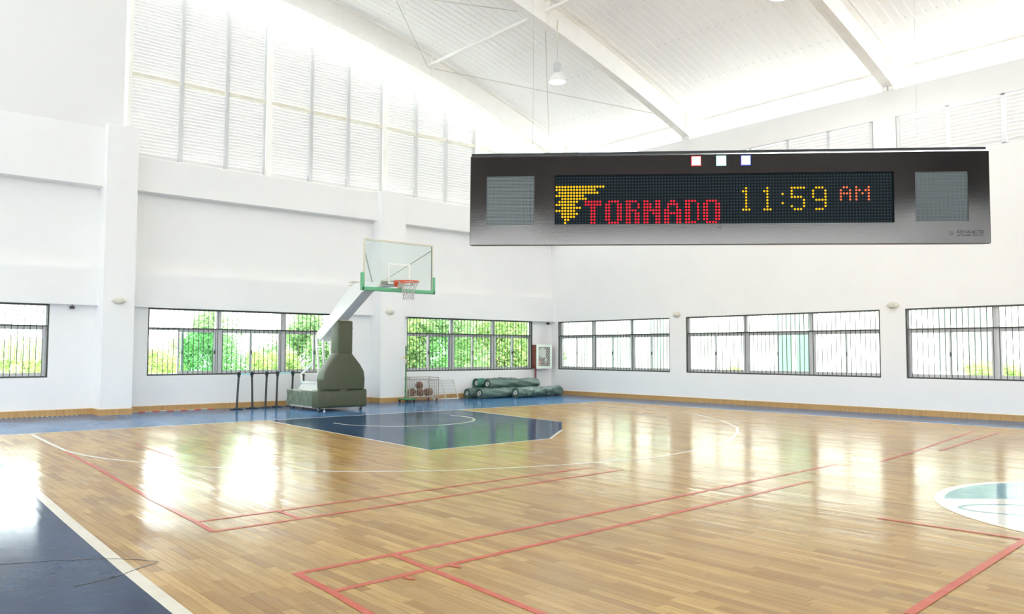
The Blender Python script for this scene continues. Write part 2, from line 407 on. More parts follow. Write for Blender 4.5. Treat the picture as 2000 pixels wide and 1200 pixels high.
# ---- south and west walls behind the camera
ws = MB(); wall_cut(ws, 'x', XW, 0, 0, 6.25, [(-22.2, -16, ZB, ZT), (-13.8, -8.3, ZB, ZT), (-6.2, -.9, ZB, ZT)], YS-TH, YS)
ws.box(XW, 0, YS-TH, YS, 6.25, 9.6)
ws.build('wall_south', M_wall, **ST)
ww = MB(); wall_cut(ww, 'y', YS-TH, TH, 0, 10.4, [(a, b, ZB, ZT) for a, b in WIN_R[:2]+WIN_R[3:]], XW-TH, XW)
wall_w = ww.build('wall_west', M_wall, **ST)

# ---- skirting
def skirt(name, segs):
    root = empty(name, **ST)
    for (x0, y0, x1, y1) in segs:
        a, b = Vector((x0, y0, 0)), Vector((x1, y1, 0)); t = (b-a).normalized(); n_ = Vector((t.y, -t.x, 0))
        q = MB(); c1 = n_*.011
        q.beam(a+c1+Vector((0, 0, .065)), b+c1+Vector((0, 0, .065)), .022, .13); q.build('skirting_board', M_base, root)
        q = MB(); q.beam(a+n_*.015+Vector((0, 0, .137)), b+n_*.015+Vector((0, 0, .137)), .030, .014); q.build('skirting_cap', M_basecap, root)
seg = []
e = [XW]+sorted([q for a in PILL for q in a])+[-.0]
for i in range(0, len(e), 2): seg.append((e[i], 0, e[i+1], 0))
for a, b in PILL: seg += [(a, 0, a, -PD), (a-.022, -PD, b+.022, -PD), (b, -PD, b, 0)]
skirt('baseboard_north', seg)
skirt('baseboard_east', [(0, 0, 0, YS)])

# ------------------------------------------------------------------ barred windows
BAR = {}
def window(name, axis, a0, a1, bays_, tint, spacing, open_sash=()):
    """built in local coords: X along wall, +Y outwards, placed by an Empty"""
    root = empty(name, **ST); L0 = a1-a0
    if axis == 'x': root.location = (a0, 0, 0)
    else: root.location = (0, a1, 0); root.rotation_euler = (0, 0, -pi/2)
    W = a1-a0; ZM = 2.075
    f = MB(); t = .035
    for s_ in ((0, W, ZB, ZB+t), (0, W, ZT-t, ZT), (0, t, ZB+t, ZT-t), (W-t, W, ZB+t, ZT-t), (t, W-t, ZM-.018, ZM+.018)):
        f.box(s_[0], s_[1], .012, .042, s_[2], s_[3])
    f.build('grille_frame', M_bars, root)
    nb = max(3, round(W/spacing)); key = 'bar'
    if key not in BAR:
        bm_ = MB(); bm_.box(-.007, .007, .020, .034, ZB+.01, ZT-.01); BAR[key] = bm_.mesh('grille_bar', M_bars)
    for k in range(1, nb):
        o = bpy.data.objects.new('grille_bar', BAR[key]); COL.objects.link(o); o.parent = root; o.location = (W*k/nb, 0, 0)
    # aluminium window further out in the reveal
    y0, y1 = .10, .17
    f = MB()
    for s_ in ((0, W, ZB, ZB+.05), (0, W, ZT-.04, ZT), (0, .05, ZB+.05, ZT-.04), (W-.05, W, ZB+.05, ZT-.04), (.05, W-.05, ZM-.05, ZM+.01)):
        f.box(s_[0], s_[1], y0, y1, s_[2], s_[3])
    f.build('window_frame', M_alum, root)
    ed = [0]+bays_+[W]
    for c_ in bays_:
        f = MB(); f.box(c_-.065, c_+.065, y0-.01, y1+.01, ZB, ZT); f.build('mullion', M_alum, root)
    for i in range(len(ed)-1):
        a, b = ed[i]+(.05 if i == 0 else .065), ed[i+1]-(.05 if i == len(ed)-2 else .065)
        q = MB(); q.box(a, b, .132, .136, ZM+.01, ZT-.04); q.build('pane', M_pane, root)
        mid = (a+b)/2
        for k, (s0, s1, yy) in enumerate(((a, mid+.03, .118), (mid-.03, b, .150))):
            if (i, k) in open_sash:            # slid across behind its neighbour
                s0, s1 = (a+.42*(b-a), b-.01) if k == 0 else (a+.01, a+.58*(b-a))
            sh = MB(); g = .045
            for s_ in ((s0, s1, ZB+.05, ZB+.11), (s0, s1, ZM-.09, ZM-.05), (s0, s0+g, ZB+.11, ZM-.09), (s1-g, s1, ZB+.11, ZM-.09)):
                sh.box(s_[0], s_[1], yy-.012, yy+.012, s_[2], s_[3])
            so = sh.build('sash', M_alum, root)
            q = MB(); q.box(s0+g, s1-g, yy-.002, yy+.002, ZB+.11, ZM-.09); q.build('pane', M_tint if (i, k) in tint else M_pane, so)
            q = MB(); q.box(s1-.035 if k == 0 else s0+.01, s1-.010 if k == 0 else s0+.035, yy-.03, yy-.012, 1.42, 1.52); q.build('handle', M_black, so)
    return root
window('window_1', 'x', *WIN_L[0], [2.05, 4.1], {(2, 0), (1, 0)}, .125)
window('window_2', 'x', *WIN_L[1], [1.80, 3.60], {(0, 0), (0, 1), (1, 0)}, .125, open_sash={(0, 0)})
window('window_3', 'x', *WIN_L[2], [1.80, 3.56], {(0, 1)}, .125)
for i, (a, b) in enumerate(WIN_R):
    W = b-a
    window('window_%d' % (i+4), 'y', a, b, {0: [1.66, 3.36], 1: [2.02, 4.04], 2: [1.95, 3.6]}.get(i, [W/3, 2*W/3]), {(1, 1)}, .128)

# ------------------------------------------------------------------ gable louvres (north) above z 6.25
def louvre_top(x): return b_arch(-x)+.08-.02*min(1, -x/10)
gl = empty('window_9', **ST)
POST = [-10.82, -7.10, -3.48]
EDG = [LV, -13.16, -11.98, -10.82, -9.53, -8.34, -7.10, -5.92, -4.75, -3.48, -2.42, -1.25, 0.0]
def slat_bank(xa, xb, z0, ztop, pitch=.087, parent=None, ax='x'):
    mb = MB(); z = z0+.04
    n = 0
    while True:
        a, b = xa, xb
        if callable(ztop):
            while a < b and ztop(a) < z+.05: a += .05
            while b > a and ztop(b) < z+.05: b -= .05
            if b-a < .08: break
        elif z+.05 > ztop: break
        # blade tilts up to the inside, open to the outside
        P = [(.02, z+.083), (.0225, z+.086), (.056, z-.028), (.0535, z-.030)]
        if ax == 'x': mb.prism([(y_, z_) for y_, z_ in P], a, b, 'x')
        else: mb.prism([(y_, z_) for y_, z_ in P], -b, -a, 'y')
        z += pitch; n += 1
        if n > 90: break
    if ax == 'x': return mb.build('louvre_slats', M_slat, parent, kind='stuff')
    return mb
RZ = 8.38
for i in range(len(EDG)-1):
    a, b = EDG[i]+.05, EDG[i+1]-.05
    slat_bank(a, b, 6.32, RZ-.05, parent=gl)
    if louvre_top(b) > RZ+.2 or louvre_top(a) > RZ+.2: slat_bank(a, b, RZ+.05, louvre_top, parent=gl)
for i, xx in enumerate(EDG[:-1]):
    top = louvre_top(xx)
    if xx in POST:
        q = MB(); q.box(xx-.085, xx+.055, -.10, .0, 6.27 if xx != POST[1] else 6.3, t_arch(-xx)); q.build('louvre_post', M_steel, gl)
        q = MB(); q.box(xx-.13, xx-.085, -.03, .06, 6.27, top); q.build('mullion', M_alum, gl)
    else:
        q = MB(); q.box(xx-.05, xx+.05, -.03, .06, 6.27, top); q.build('mullion', M_alum if i else M_steel, gl)
    # the mid rail in one length per bay
for i in range(len(EDG)-1):
    q = MB(); q.box(EDG[i]+.05, EDG[i+1]-.05, -.06, .03, RZ-.05, RZ+.05); q.build('mid_rail', M_rail, gl)
q = MB(); q.box(LV-.05, 0, -.08, .10, 6.25, 6.33); q.build('sill_rail', M_steel, gl)
q = MB(); n = 24
for k in range(n):
    xa, xb = LV+(-LV)*k/n, LV+(-LV)*(k+1)/n
    q.beam((xa, .02, louvre_top(xa)+.01), (xb, .02, louvre_top(xb)+.01), .05, .035)
q.build('top_rail', M_alum, gl)

# ---- clerestory louvres in the east wall
for i, (a, b) in enumerate(WR_L):
    root = empty('window_%d' % (10+i), (0, b, 0), -pi/2, **ST); W = b-a
    nb = 5; ed = [W*k/nb for k in range(nb+1)]
    for k in range(nb):
        mb = MB(); z = 6.25
        while z < 7.30:
            mb.prism([(.02, z+.084), (.0225, z+.087), (.056, z-.027), (.0535, z-.029)], ed[k]+.05, ed[k+1]-.05, 'x'); z += .088
        mb.build('louvre_slats', M_slat, root, kind='stuff')
    for k in range(nb+1):
        q = MB(); c_ = min(max(ed[k], .03), W-.03); q.box(c_-.045, c_+.045, .0, .1, 6.22, 7.37); q.build('mullion', M_alum, root)
    q = MB(); q.box(0, W, .0, .1, 6.22, 6.26); q.box(0, W, 0, .1, 7.33, 7.37); q.build('louvre_frame', M_alum, root)

# ------------------------------------------------------------------ roof: profiled sheets, rafters, eaves tube, bracing
ceil = empty('ceiling', **ST)
NS = 12; U0, U1 = -1.3, 25.5; PW = .235
sec = [(0, 0), (.012, -.011), (.026, -.011), (.038, 0), (PW-.001, 0)]
vs, fs = [], []
for k in range(NS+1):
    u_ = U0+(U1-U0)*k/NS; u_ = U0+(U1-U0)*(k/NS)
    for (yy, zz) in sec: vs.append((-u_, yy, t_arch(u_)+.03-(-zz)*1.0))
for k in range(NS):
    for j in range(len(sec)-1): fs.append((k*5+j, k*5+j+1, (k+1)*5+j+1, (k+1)*5+j))
sheet = bpy.data.meshes.new('roof_sheet'); sheet.from_pydata(vs, [], fs); sheet.materials.append(M_roof)
sheet.update()
for f_ in sheet.polygons: pass
ny = int((1.2-YS)/PW)
for k in range(ny):
    o = bpy.data.objects.new('roof_sheet', sheet); COL.objects.link(o); o.parent = ceil; o.location = (0, 1.0-PW*(k+1), 0)
# opaque deck above the sheets
q = MB()
for k in range(NS):
    ua, ub = U0+(U1-U0)*k/NS, U0+(U1-U0)*(k+1)/NS
    q.add([(-ua, YS-.3, t_arch(ua)+.08), (-ub, YS-.3, t_arch(ub)+.08), (-ub, 1.1, t_arch(ub)+.08), (-ua, 1.1, t_arch(ua)+.08)], [(0, 1, 2, 3)])
q.build('roof_deck', M_deck, ceil)
q = MB()
for k in range(0, 96):
    for uu in (1.2, 2.9, 4.6, 6.3, 8.0, 9.7, 11.4, 13.1):
        y_ = 1.0-PW*(k+.5)+.06
        if y_ > -21: q.box(-uu-.008, -uu+.008, y_-.008, y_+.008, t_arch(uu)+.012, t_arch(uu)+.03)
q.build('roof_screws', M_screw, ceil, kind='stuff')
RAF = [-.75, -6.0, -12.2, -18.3, -24.4, -30.5]
for y_ in RAF:
    root = empty('roof_beam', (0, y_, 0), **ST)
    web, bf, tf = MB(), MB(), MB(); K = 18
    for k in range(K):
        ua, ub = 24.9*k/K, 24.9*(k+1)/K; za, zb, ta, tb = b_arch(ua), b_arch(ub), t_arch(ua), t_arch(ub)
        web.prism([(-ua, za), (-ub, zb), (-ub, tb), (-ua, ta)], -.006, .006, 'y')
        bf.prism([(-ua, za), (-ub, zb), (-ub, zb+.016), (-ua, za+.016)], -.13, .13, 'y')
        tf.prism([(-ua, ta-.03), (-ub, tb-.03), (-ub, tb-.012), (-ua, ta-.012)], -.13, .13, 'y')
    web.build('beam_web', M_steel, root); bf.build('bottom_flange', M_steel, root); tf.build('top_flange', M_steel, root)
    for uu in (5.9, 12.0, 18):
        q = MB(); q.prism([(-uu-.02, b_arch(uu)), (-uu+.02, b_arch(uu)), (-uu+.02, t_arch(uu)-.01), (-uu-.02, t_arch(uu)-.01)], -.125, .125, 'y')
        q.build('splice_plate', M_steel, root)
    q = MB(); q.box(-.02, .02, -.15, .15, 8.06, t_arch(0)-.02); q.box(-.02, .20, -.008, .008, 8.06, t_arch(0)-.1); q.box(.16, .2, -.15, .15, 8.06, t_arch(0)-.06)
    q.build('end_post', M_steel, root)
for i in range(len(RAF)):
    ya = 0.9 if i == 0 else RAF[i-1]-.14; yb = RAF[i]+.14
    q = MB(); q.tube([(.02, ya, 8.57), (.02, yb, 8.57)], .055, 12); q.build('eaves_tube', M_steel, **ST)
for i in range(1, 4):
    q = MB(); q.tube([(-5.95, RAF[i-1]-.02, b_arch(5.9)+.42), (-5.95, RAF[i]+.02, b_arch(5.9)+.42)], .05, 12); q.build('strut_tube', M_steel, **ST)
    q = MB(); q.tube([(-12.0, RAF[i-1]-.02, b_arch(12)+.42), (-12.0, RAF[i]+.02, b_arch(12)+.42)], .05, 12); q.build('strut_tube', M_steel, **ST)
def cable(a, b, rr=.011):
    q = MB(); q.tube([a, b], rr, 6); q.build('roof_brace', M_cable, **ST)
cable((-6.0, RAF[0], b_arch(6)+.3), (-.45, RAF[1]+.05, b_arch(.45)+.35)); cable((-5.95, RAF[1], b_arch(5.95)+.3), (-.82, RAF[0], b_arch(.82)+.35))
cable((-6.0, RAF[0], b_arch(6)+.3), (-11.9, RAF[1], b_arch(12)+.3)); cable((-5.9, RAF[1], b_arch(6)+.3), (-11.9, RAF[0], b_arch(12)+.3))

# ------------------------------------------------------------------ sky portals at the openings
for a, b in WIN_L: portal(((a+b)/2, .3, (ZB+ZT)/2), (-pi/2, 0, 0), b-a, ZT-ZB)
portal((LV/2, .35, 8.6), (-pi/2, 0, 0), -LV, 5.4)
for a, b in WIN_R: portal((.3, (a+b)/2, (ZB+ZT)/2), (0, pi/2, 0), ZT-ZB, b-a)
portal((.45, YS/2, 8.55), (0, pi/2, 0), 1.1, -YS+1)
portal((.3, YS/2, 6.8), (0, pi/2, 0), 1.2, -YS)
portal((XW/2, YS-.35, 10.7), (pi/2, 0, 0), -XW, 2.4)
for a, b in ((-22.2, -16), (-13.8, -8.3), (-6.2, -.9)): portal(((a+b)/2, YS-.3, (ZB+ZT)/2), (pi/2, 0, 0), b-a, ZT-ZB)
for a, b in WIN_R[:2]+WIN_R[3:]: portal((XW-.3, (a+b)/2, (ZB+ZT)/2), (0, -pi/2, 0), ZT-ZB, b-a)
portal((XW-.35, YS/2, 10.9), (0, -pi/2, 0), 1.2, -YS)

# ------------------------------------------------------------------ outside: ground, shrubs, the neighbouring building
M_pave = mat('pale_paving', (.80, .80, .78), .8); M_render = mat('white_render', (.88, .87, .80), .8)
M_gwin = mat('green_window', (.20, .27, .22), .25); M_gcurt = mat('green_blind', (.24, .35, .28), .6)
g_ = MB(); g_.box(-60, 60, -70, 60, -.6, -.26); g_.build('ground', M_pave, **ST)
def leaf_mat(name, c):
    M = bpy.data.materials.new(name); M.use_nodes = True; N = M.node_tree.nodes; L = M.node_tree.links
    b = N['Principled BSDF']; b.inputs['Roughness'].default_value = .5
    at = N.new('ShaderNodeAttribute'); at.attribute_name = 'tone'
    mx = N.new('ShaderNodeMix'); mx.data_type = 'RGBA'; L.new(at.outputs['Fac'], mx.inputs[0])
    mx.inputs[6].default_value = (c[0]*.5, c[1]*.6, c[2]*.5, 1); mx.inputs[7].default_value = (c[0]*1.5, c[1]*1.25, c[2]*1.2, 1)
    L.new(mx.outputs[2], b.inputs['Base Color'])
    t = N.new('ShaderNodeBsdfTranslucent'); L.new(mx.outputs[2], t.inputs[0])
    ms = N.new('ShaderNodeMixShader'); ms.inputs[0].default_value = .45
    L.new(b.outputs[0], ms.inputs[1]); L.new(t.outputs[0], ms.inputs[2]); L.new(ms.outputs[0], N['Material Output'].inputs[0])
    return M
LEAF = [leaf_mat('leaf_yellow', (.46, .66, .25)), leaf_mat('leaf_green', (.34, .58, .28)), leaf_mat('leaf_mid', (.42, .62, .27))]
M_bark = mat('bark', (.20, .16, .11), .8)
def shrub_mesh(seed, n, rx, ry, h, ls, m_):
    rr = random.Random(seed); vs, fs, tn = [], [], []
    blobs = [(rr.uniform(-.65, .65)*rx, rr.uniform(-.5, .5)*ry, rr.uniform(.15, .85)*h, rr.uniform(.25, .45)*min(rx, h*.5)) for _ in range(16)]
    for i in range(n):
        b_ = rr.choice(blobs); v = Vector((rr.gauss(0, 1), rr.gauss(0, 1), rr.gauss(0, 1))).normalized()*b_[3]*rr.uniform(.55, 1.1)
        c_ = Vector(b_[:3])+v
        if c_.z < 0: c_.z = rr.uniform(0, .3)
        a = Vector((rr.gauss(0, 1), rr.gauss(0, 1), rr.gauss(0, .5))).normalized(); q = a.cross(Vector((rr.gauss(0, 1), rr.gauss(0, 1), rr.gauss(0, 1)))).normalized()
        L_ = ls*rr.uniform(.6, 1.3); k = len(vs)
        vs += [c_-a*L_*.5, c_+q*L_*.28+Vector((0, 0, .1*L_)), c_+a*L_*.5, c_-q*L_*.28+Vector((0, 0, .1*L_))]; fs.append((k, k+1, k+2, k+3)); tn.append(rr.random())
    me = bpy.data.meshes.new('foliage'); me.from_pydata([tuple(q) for q in vs], [], fs); me.materials.append(m_)
    at = me.attributes.new('tone', 'FLOAT', 'FACE'); at.data.foreach_set('value', tn); return me
SH = [shrub_mesh(11, 8500, 1.7, 1.1, 2.6, .14, LEAF[0]), shrub_mesh(12, 12500, 1.9, 1.2, 4.4, .15, LEAF[1]), shrub_mesh(13, 10500, 1.8, 1.2, 3.6, .15, LEAF[2])]
def trunk_mesh(h, seed):
    rr = random.Random(seed); q = MB()
    q.tube([(0, 0, 0), (.05, .02, h*.3), (-.04, .05, h*.6), (.05, 0, h*.85)], [.06, .05, .035, .015], 8)
    for _ in range(6):
        z = rr.uniform(.2, .6)*h; a = rr.uniform(0, 2*pi); q.tube([(0, 0, z), (.4*cos(a), .4*sin(a), z+.4), (.8*cos(a), .7*sin(a), z+.95)], [.03, .02, .008], 6)
    return q.mesh('stem', M_bark)
TR = [trunk_mesh(2.2, 1), trunk_mesh(3.6, 2), trunk_mesh(2.9, 3)]
def shrub(x, y, k, sc, label):
    root = empty('shrub', (x, y, -.26), random.uniform(0, 6.28), label=label, category='shrub', group='shrubs outside the north windows'); root.scale = (sc, sc, sc)
    for nm, me in (('foliage', SH[k]), ('stem', TR[k])):
        o = bpy.data.objects.new(nm, me); COL.objects.link(o); o.parent = root
shrub(-15.6, 3.4, 0, .85, 'yellow-green shrub outside the leftmost window, filling its lower right')
shrub(-17.9, 5.2, 2, .8, 'paler shrub farther back behind the leftmost window')
shrub(-12.7, 2.6, 0, .72, 'low yellow-green shrub outside the left end of the window behind the posts')
shrub(-10.7, 4.1, 1, .80, 'tall blue-green shrub outside the first bay of the window behind the posts')
shrub(-9.2, 3.0, 0, .70, 'low bright shrub outside the middle bay of the window behind the posts')
shrub(-7.7, 4.3, 1, .84, 'tall dense shrub behind the middle bay of the window by the hoop')
shrub(-6.2, 3.3, 2, .85, 'mid-height shrub seen between the hoop arm and its green post')
shrub(-4.1, 4.2, 2, 1.15, 'mid green shrub outside the left bay of the window above the ball cage')
shrub(-1.6, 4.0, 1, 1.05, 'tall shrub outside the middle bay of the window above the ball cage')
shrub(1.0, 4.3, 2, 1.2, 'leafy shrub outside the right bay of the window beside the hose cabinet')
shrub(3.6, 5.2, 1, 1.1, 'tall shrub beyond the north corner of the hall')
shrub(3.6, -5.2, 0, .50, 'small yellow-green shrub outside the middle window of the east wall')
shrub(3.8, -13.1, 0, .62, 'small yellow-green shrub outside the rightmost window')
bd = empty('neighbouring_building', (6.2, 0, 0), label='white building with green windows seen through the east windows', category='building')
def bpart(name, mt, x0, x1, y0, y1, z0, z1, par=bd):
    q = MB(); q.box(x0, x1, y0, y1, z0, z1); return q.build(name, mt, par)
bpart('facade', M_render, 0, .3, -40, 12, -.26, 4.2); bpart('parapet', M_render, -.06, .36, -40, 12, 4.2, 4.4)
for (y0, y1, z0, z1, mu) in ((-.36, .5, .5, 2.92, None), (-6.62, -5.30, .55, 2.20, -6.02), (-6.62, -5.30, 2.32, 2.92, None), (-7.93, -7.78, .7, 2.2, None), (-12.25, -10.76, .95, 2.15, -11.52), (-12.25, -10.76, 2.36, 2.9, None), (-18.2, -16.8, .9, 2.9, -17.5)):
    f = bpart('window', M_render, -.05, 0, y0-.06, y1+.06, z0-.05, z1+.05)
    bpart('pane', M_gwin if mu else M_gcurt, -.07, -.05, y0, y1, z0, z1, f)
    if mu: bpart('mullion', M_render, -.09, -.06, mu-.09, mu+.09, z0, z1, f)

# ------------------------------------------------------------------ things: helpers
class Thing:
    def __init__(s, name, label, cat, loc=(0, 0, 0), group=None, rz=0):
        s.o = empty(name, loc, rz, label=label, category=cat)
        if group: s.o['group'] = group
        s.loc = Vector(loc); s.rz = rz
    def part(s, name, mb, mt, parent=None, world=True, **kw):
        """world=True: the mesh was drawn in world coordinates"""
        if world:
            R = Matrix.Rotation(-s.rz, 4, 'Z'); mb.v = [tuple(R @ (Vector(q)-s.loc)) for q in mb.v]
        return mb.build(name, mt, parent or s.o, **kw)

# ------------------------------------------------------------------ basketball stand
H = Thing('basketball_hoop', 'portable basketball hoop with glass backboard, white arm and olive padding', 'basketball hoop', (-9.92, -1.8, 0))
def soft_box(x0, x1, y0, y1, z0, z1, b=.04, rip=0, seed=1, div=14):
    bm = bmesh.new(); bmesh.ops.create_cube(bm, size=1)
    bmesh.ops.bevel(bm, geom=bm.edges[:], offset=.06, segments=1, affect='EDGES')
    for q in bm.verts: q.co = ((x0+x1)/2+q.co.x*(x1-x0), (y0+y1)/2+q.co.y*(y1-y0), (z0+z1)/2+q.co.z*(z1-z0))
    mb = MB(); bm.free()
    mb.bbox(x0, x1, y0, y1, z0, z1, b, 4); return mb
H.part('front_pad', soft_box(-10.62, -9.21, -2.76, -2.42, .085, .54, .05), M_olive)
q = soft_box(-10.42, -9.43, -2.775, -2.74, .13, .50, .015); H.part('pad_seam', q, M_olive)
# wrinkled cover over the ballast, a grid-displaced shell
def ripple_cover(x0, x1, y0, y1, z0, z1):
    nx, ny_, nz_ = 14, 46, 8; mb = MB(); rr = random.Random(5)
    prof = []
    for k in range(nz_+1): prof.append((x0, z0+(z1-z0)*k/nz_))
    for k in range(1, nx): prof.append((x0+(x1-x0)*k/nx, z1))
    for k in range(nz_+1): prof.append((x1, z1-(z1-z0)*k/nz_))
    vs = []; np_ = len(prof)
    ph = [rr.uniform(0, 6) for _ in range(4)]
    for j in range(ny_+1):
        y = y0+(y1-y0)*j/ny_; t = j/ny_
        for i, (px, pz) in enumerate(prof):
            cx, cz = (x0+x1)/2, (z0+z1)/2
            a = .020*sin(y*38+pz*9+px*2+ph[0])+.014*sin(y*23-pz*14+ph[1])+.02*sin(y*7+px*5+ph[2])
            end = .05*max(0, (t-.93)/.07)**2+.05*max(0, (.05-t)/.05)
            dx, dz = (-1 if px < cx else 1)*(a-end) if px in (x0, x1) else 0, (a*.6-end) if pz == z1 else 0
            vs.append((px+dx, y, pz+dz))
    fs = [(j*np_+i, j*np_+i+1, (j+1)*np_+i+1, (j+1)*np_+i) for j in range(ny_) for i in range(np_-1)]
    fs += [tuple(reversed(range(np_))), tuple(range(ny_*np_, (ny_+1)*np_))]
    mb.add(vs, fs, True); return mb
H.part('ballast_cover', ripple_cover(-10.52, -9.33, -2.34, -.78, .11, .47), M_cover)
q = MB(); q.bbox(-10.56, -9.30, -2.40, -2.36, .10, .50, .015); H.part('edge_piping', q, M_piping)
q = MB(); q.box(-10.45, -9.4, -2.6, -.85, .06, .12); H.part('chassis', q, M_white)
for (cx, cy) in ((-10.5, -2.62), (-9.32, -2.62), (-10.38, -.95), (-9.45, -.95)):
    q = MB(); q.lathe([(0, -.02), (.045, -.02), (.045, .02), (0, .02)], (cx, cy, .045), 14, 'x'); w_ = H.part('caster', q, M_rubber)
    q = MB(); q.prism([(cx-.035, .03), (cx-.024, .03), (cx-.024, .093), (cx+.024, .093), (cx+.024, .03), (cx+.035, .03), (cx+.035, .105), (cx-.035, .105)], cy-.02, cy+.02, 'y'); H.part('caster_fork', q, M_alum, w_)
q = MB(); q.lathe([(0, 0), (.035, 0), (.035, .012), (.012, .012), (.012, .1), (0, .1)], (-10.40, -2.70, 0), 12); H.part('levelling_foot', q, M_alum)
q = MB(); q.lathe([(0, 0), (.035, 0), (.035, .012), (.012, .012), (.012, .1), (0, .1)], (-9.25, -2.45, 0), 12); H.part('levelling_foot', q, M_alum)
# bell-shaped pad round the mast
def bevel_prism(poly, lo, hi, bev, axis='y'):
    bm = bmesh.new(); a = [bm.verts.new((p_[0], lo, p_[1]) if axis == 'y' else (lo, p_[0], p_[1])) for p_ in poly]
    f = bm.faces.new(a); ex = bmesh.ops.extrude_face_region(bm, geom=[f])
    for v in [g for g in ex['geom'] if isinstance(g, bmesh.types.BMVert)]:
        if axis == 'y': v.co.y = hi
        else: v.co.x = hi
    bmesh.ops.recalc_face_normals(bm, faces=bm.faces[:])
    bmesh.ops.bevel(bm, geom=bm.edges[:], offset=bev, segments=3, affect='EDGES', profile=.5, clamp_overlap=True)
    bm.verts.index_update(); mb = MB(); mb.add([tuple(v.co) for v in bm.verts], [tuple(v.index for v in f.verts) for f in bm.faces], True); bm.free(); return mb
bell = [(-10.46, .53), (-9.31, .53), (-9.30, .80), (-9.33, 1.0), (-9.44, 1.17), (-9.69, 1.46), (-9.69, 1.90), (-10.08, 1.90), (-10.08, 1.46), (-10.32, 1.17), (-10.44, 1.0), (-10.48, .8)]
H.part('mast_pad', bevel_prism(bell, -2.80, -2.42, .035), M_olive)
q = MB(); q.bbox(-10.09, -9.68, -2.81, -2.41, 1.44, 2.28, .035, 3); H.part('neck_pad', q, M_olive)
q = MB(); q.box(-10.095, -9.675, -2.815, -2.405, 2.09, 2.10); q.box(-9.675, -9.66, -2.75, -2.69, 2.06, 2.12); H.part('pad_seam', q, M_olive)
q = MB(); q.bbox(-9.98, -9.80, -2.75, -2.50, .12, 2.33, .01); H.part('mast', q, M_white)
q = MB(); q.box(-10.02, -9.76, -2.78, -2.50, 2.28, 2.31); q.tube([(-10.04, -2.64, 2.38), (-9.74, -2.64, 2.38)], .04, 12); q.box(-10.0, -9.98, -2.72, -2.55, 2.30, 2.5); q.box(-9.80, -9.78, -2.72, -2.55, 2.30, 2.5)
H.part('pivot_bracket', q, M_cage)
arm = [(-1.62, 1.98), (-3.52, 3.20), (-5.44, 3.15), (-5.44, 3.03), (-4.25, 3.02), (-3.93, 2.93), (-1.80, 1.76)]
H.part('arm', bevel_prism(arm, -10.10, -9.80, .008, 'x'), M_white)
q = MB(); q.box(-10.14, -9.76, -3.72, -3.36, 3.20, 3.22); q.box(-10.14, -9.76, -3.50, -3.38, 3.13, 3.15); H.part('elbow_plate', q, M_cage)
for xx in (-10.14, -9.76):
    q = MB(); q.beam((xx, -1.72, 1.86), (xx, -1.94, .70), .045, .06); H.part('rear_link', q, M_white)
    q = MB(); q.beam((xx, -2.08, 1.80), (xx, -2.22, .70), .045, .06); H.part('rear_link', q, M_white)
    q = MB(); q.beam((xx, -1.76, 1.62), (xx, -2.12, 1.62), .035, .035); H.part('link_crossbar', q, M_white)
q = MB(); q.beam((-10.02, -2.05, 1.78), (-9.95, -2.5, 1.42), .025, .025); H.part('tie_rod', q, M_white)
q = MB(); q.prism([(-1.05, .47), (-2.40, .47), (-2.40, .69), (-1.35, .69)], -10.32, -9.58, 'x'); H.part('ballast_box', q, M_white)
q = MB()
for xx in (-10.34, -9.56):
    q.beam((xx, -1.30, .70), (xx, -2.45, .70), .04, .04); q.beam((xx, -1.34, .70), (xx, -1.28, .92), .04, .04); q.beam((xx, -1.28, .90), (xx, -1.92, 1.16), .04, .04)
q.beam((-10.34, -1.28, .92), (-9.56, -1.28, .92), .03, .03); H.part('rear_frame', q, M_white)
# backboard
BX0, BX1, BZ0, BZ1, BY = -10.975, -9.11, 2.90, 4.01, -5.5
q = MB(); q.box(BX0+.02, BX1-.02, BY-.008, BY+.008, BZ0+.02, BZ1-.02); brd = H.part('backboard', q, M_acryl)
q = MB(); t = .035
for s_ in ((BX0, BX1, BZ1-t, BZ1), (BX0, BX1, BZ0, BZ0+t), (BX0, BX0+t, BZ0+t, BZ1-t), (BX1-t, BX1, BZ0+t, BZ1-t)): q.box(s_[0], s_[1], BY-.02, BY+.02, s_[2], s_[3])
H.part('board_frame', q, M_cage, brd)
q = MB(); t = .042; X0, X1, Z0, Z1 = -10.345, -9.745, 3.03, 3.51
for s_ in ((X0, X1, Z1-t, Z1), (X0, X1, Z0, Z0+t), (X0, X0+t, Z0+t, Z1-t), (X1-t, X1, Z0+t, Z1-t)): q.box(s_[0], s_[1], BY-.011, BY-.008, s_[2], s_[3])
H.part('target_square', q, M_white, brd)
q = MB(); q.bbox(BX0-.045, BX1+.045, BY-.04, BY+.04, BZ0-.05, BZ0+.035, .014)
q.bbox(BX0-.055, BX0+.015, BY-.04, BY+.04, BZ0-.05, 3.25, .014); q.bbox(BX1-.015, BX1+.055, BY-.04, BY+.04, BZ0-.05, 3.25, .014)
H.part('edge_padding', q, M_green, brd)
q = MB()
for k in range(4):
    for xx in (BX0-.056, BX1+.050): q.box(xx, xx+.006, BY-.03, BY+.03, 2.98+.07*k, 2.985+.07*k)
H.part('padding_grooves', q, M_black, brd, kind='stuff')
for xx, zz in ((-10.93, 3.72), (-9.15, 3.87)):
    q = MB(); q.tube([(-9.96+(.08 if xx > -10 else -.08), -4.35, 3.12), (xx, BY+.03, zz)], .013, 8); H.part('stay_rod', q, M_cage)
q = MB(); q.box(-10.5, -9.62, BY+.02, BY+.05, 3.02, 3.10); q.box(-10.22, -9.82, -5.44, -4.9, 3.04, 3.06); H.part('board_mount', q, M_cage)
RC = Vector((-10.05, -5.90, 3.075)); RR = .232
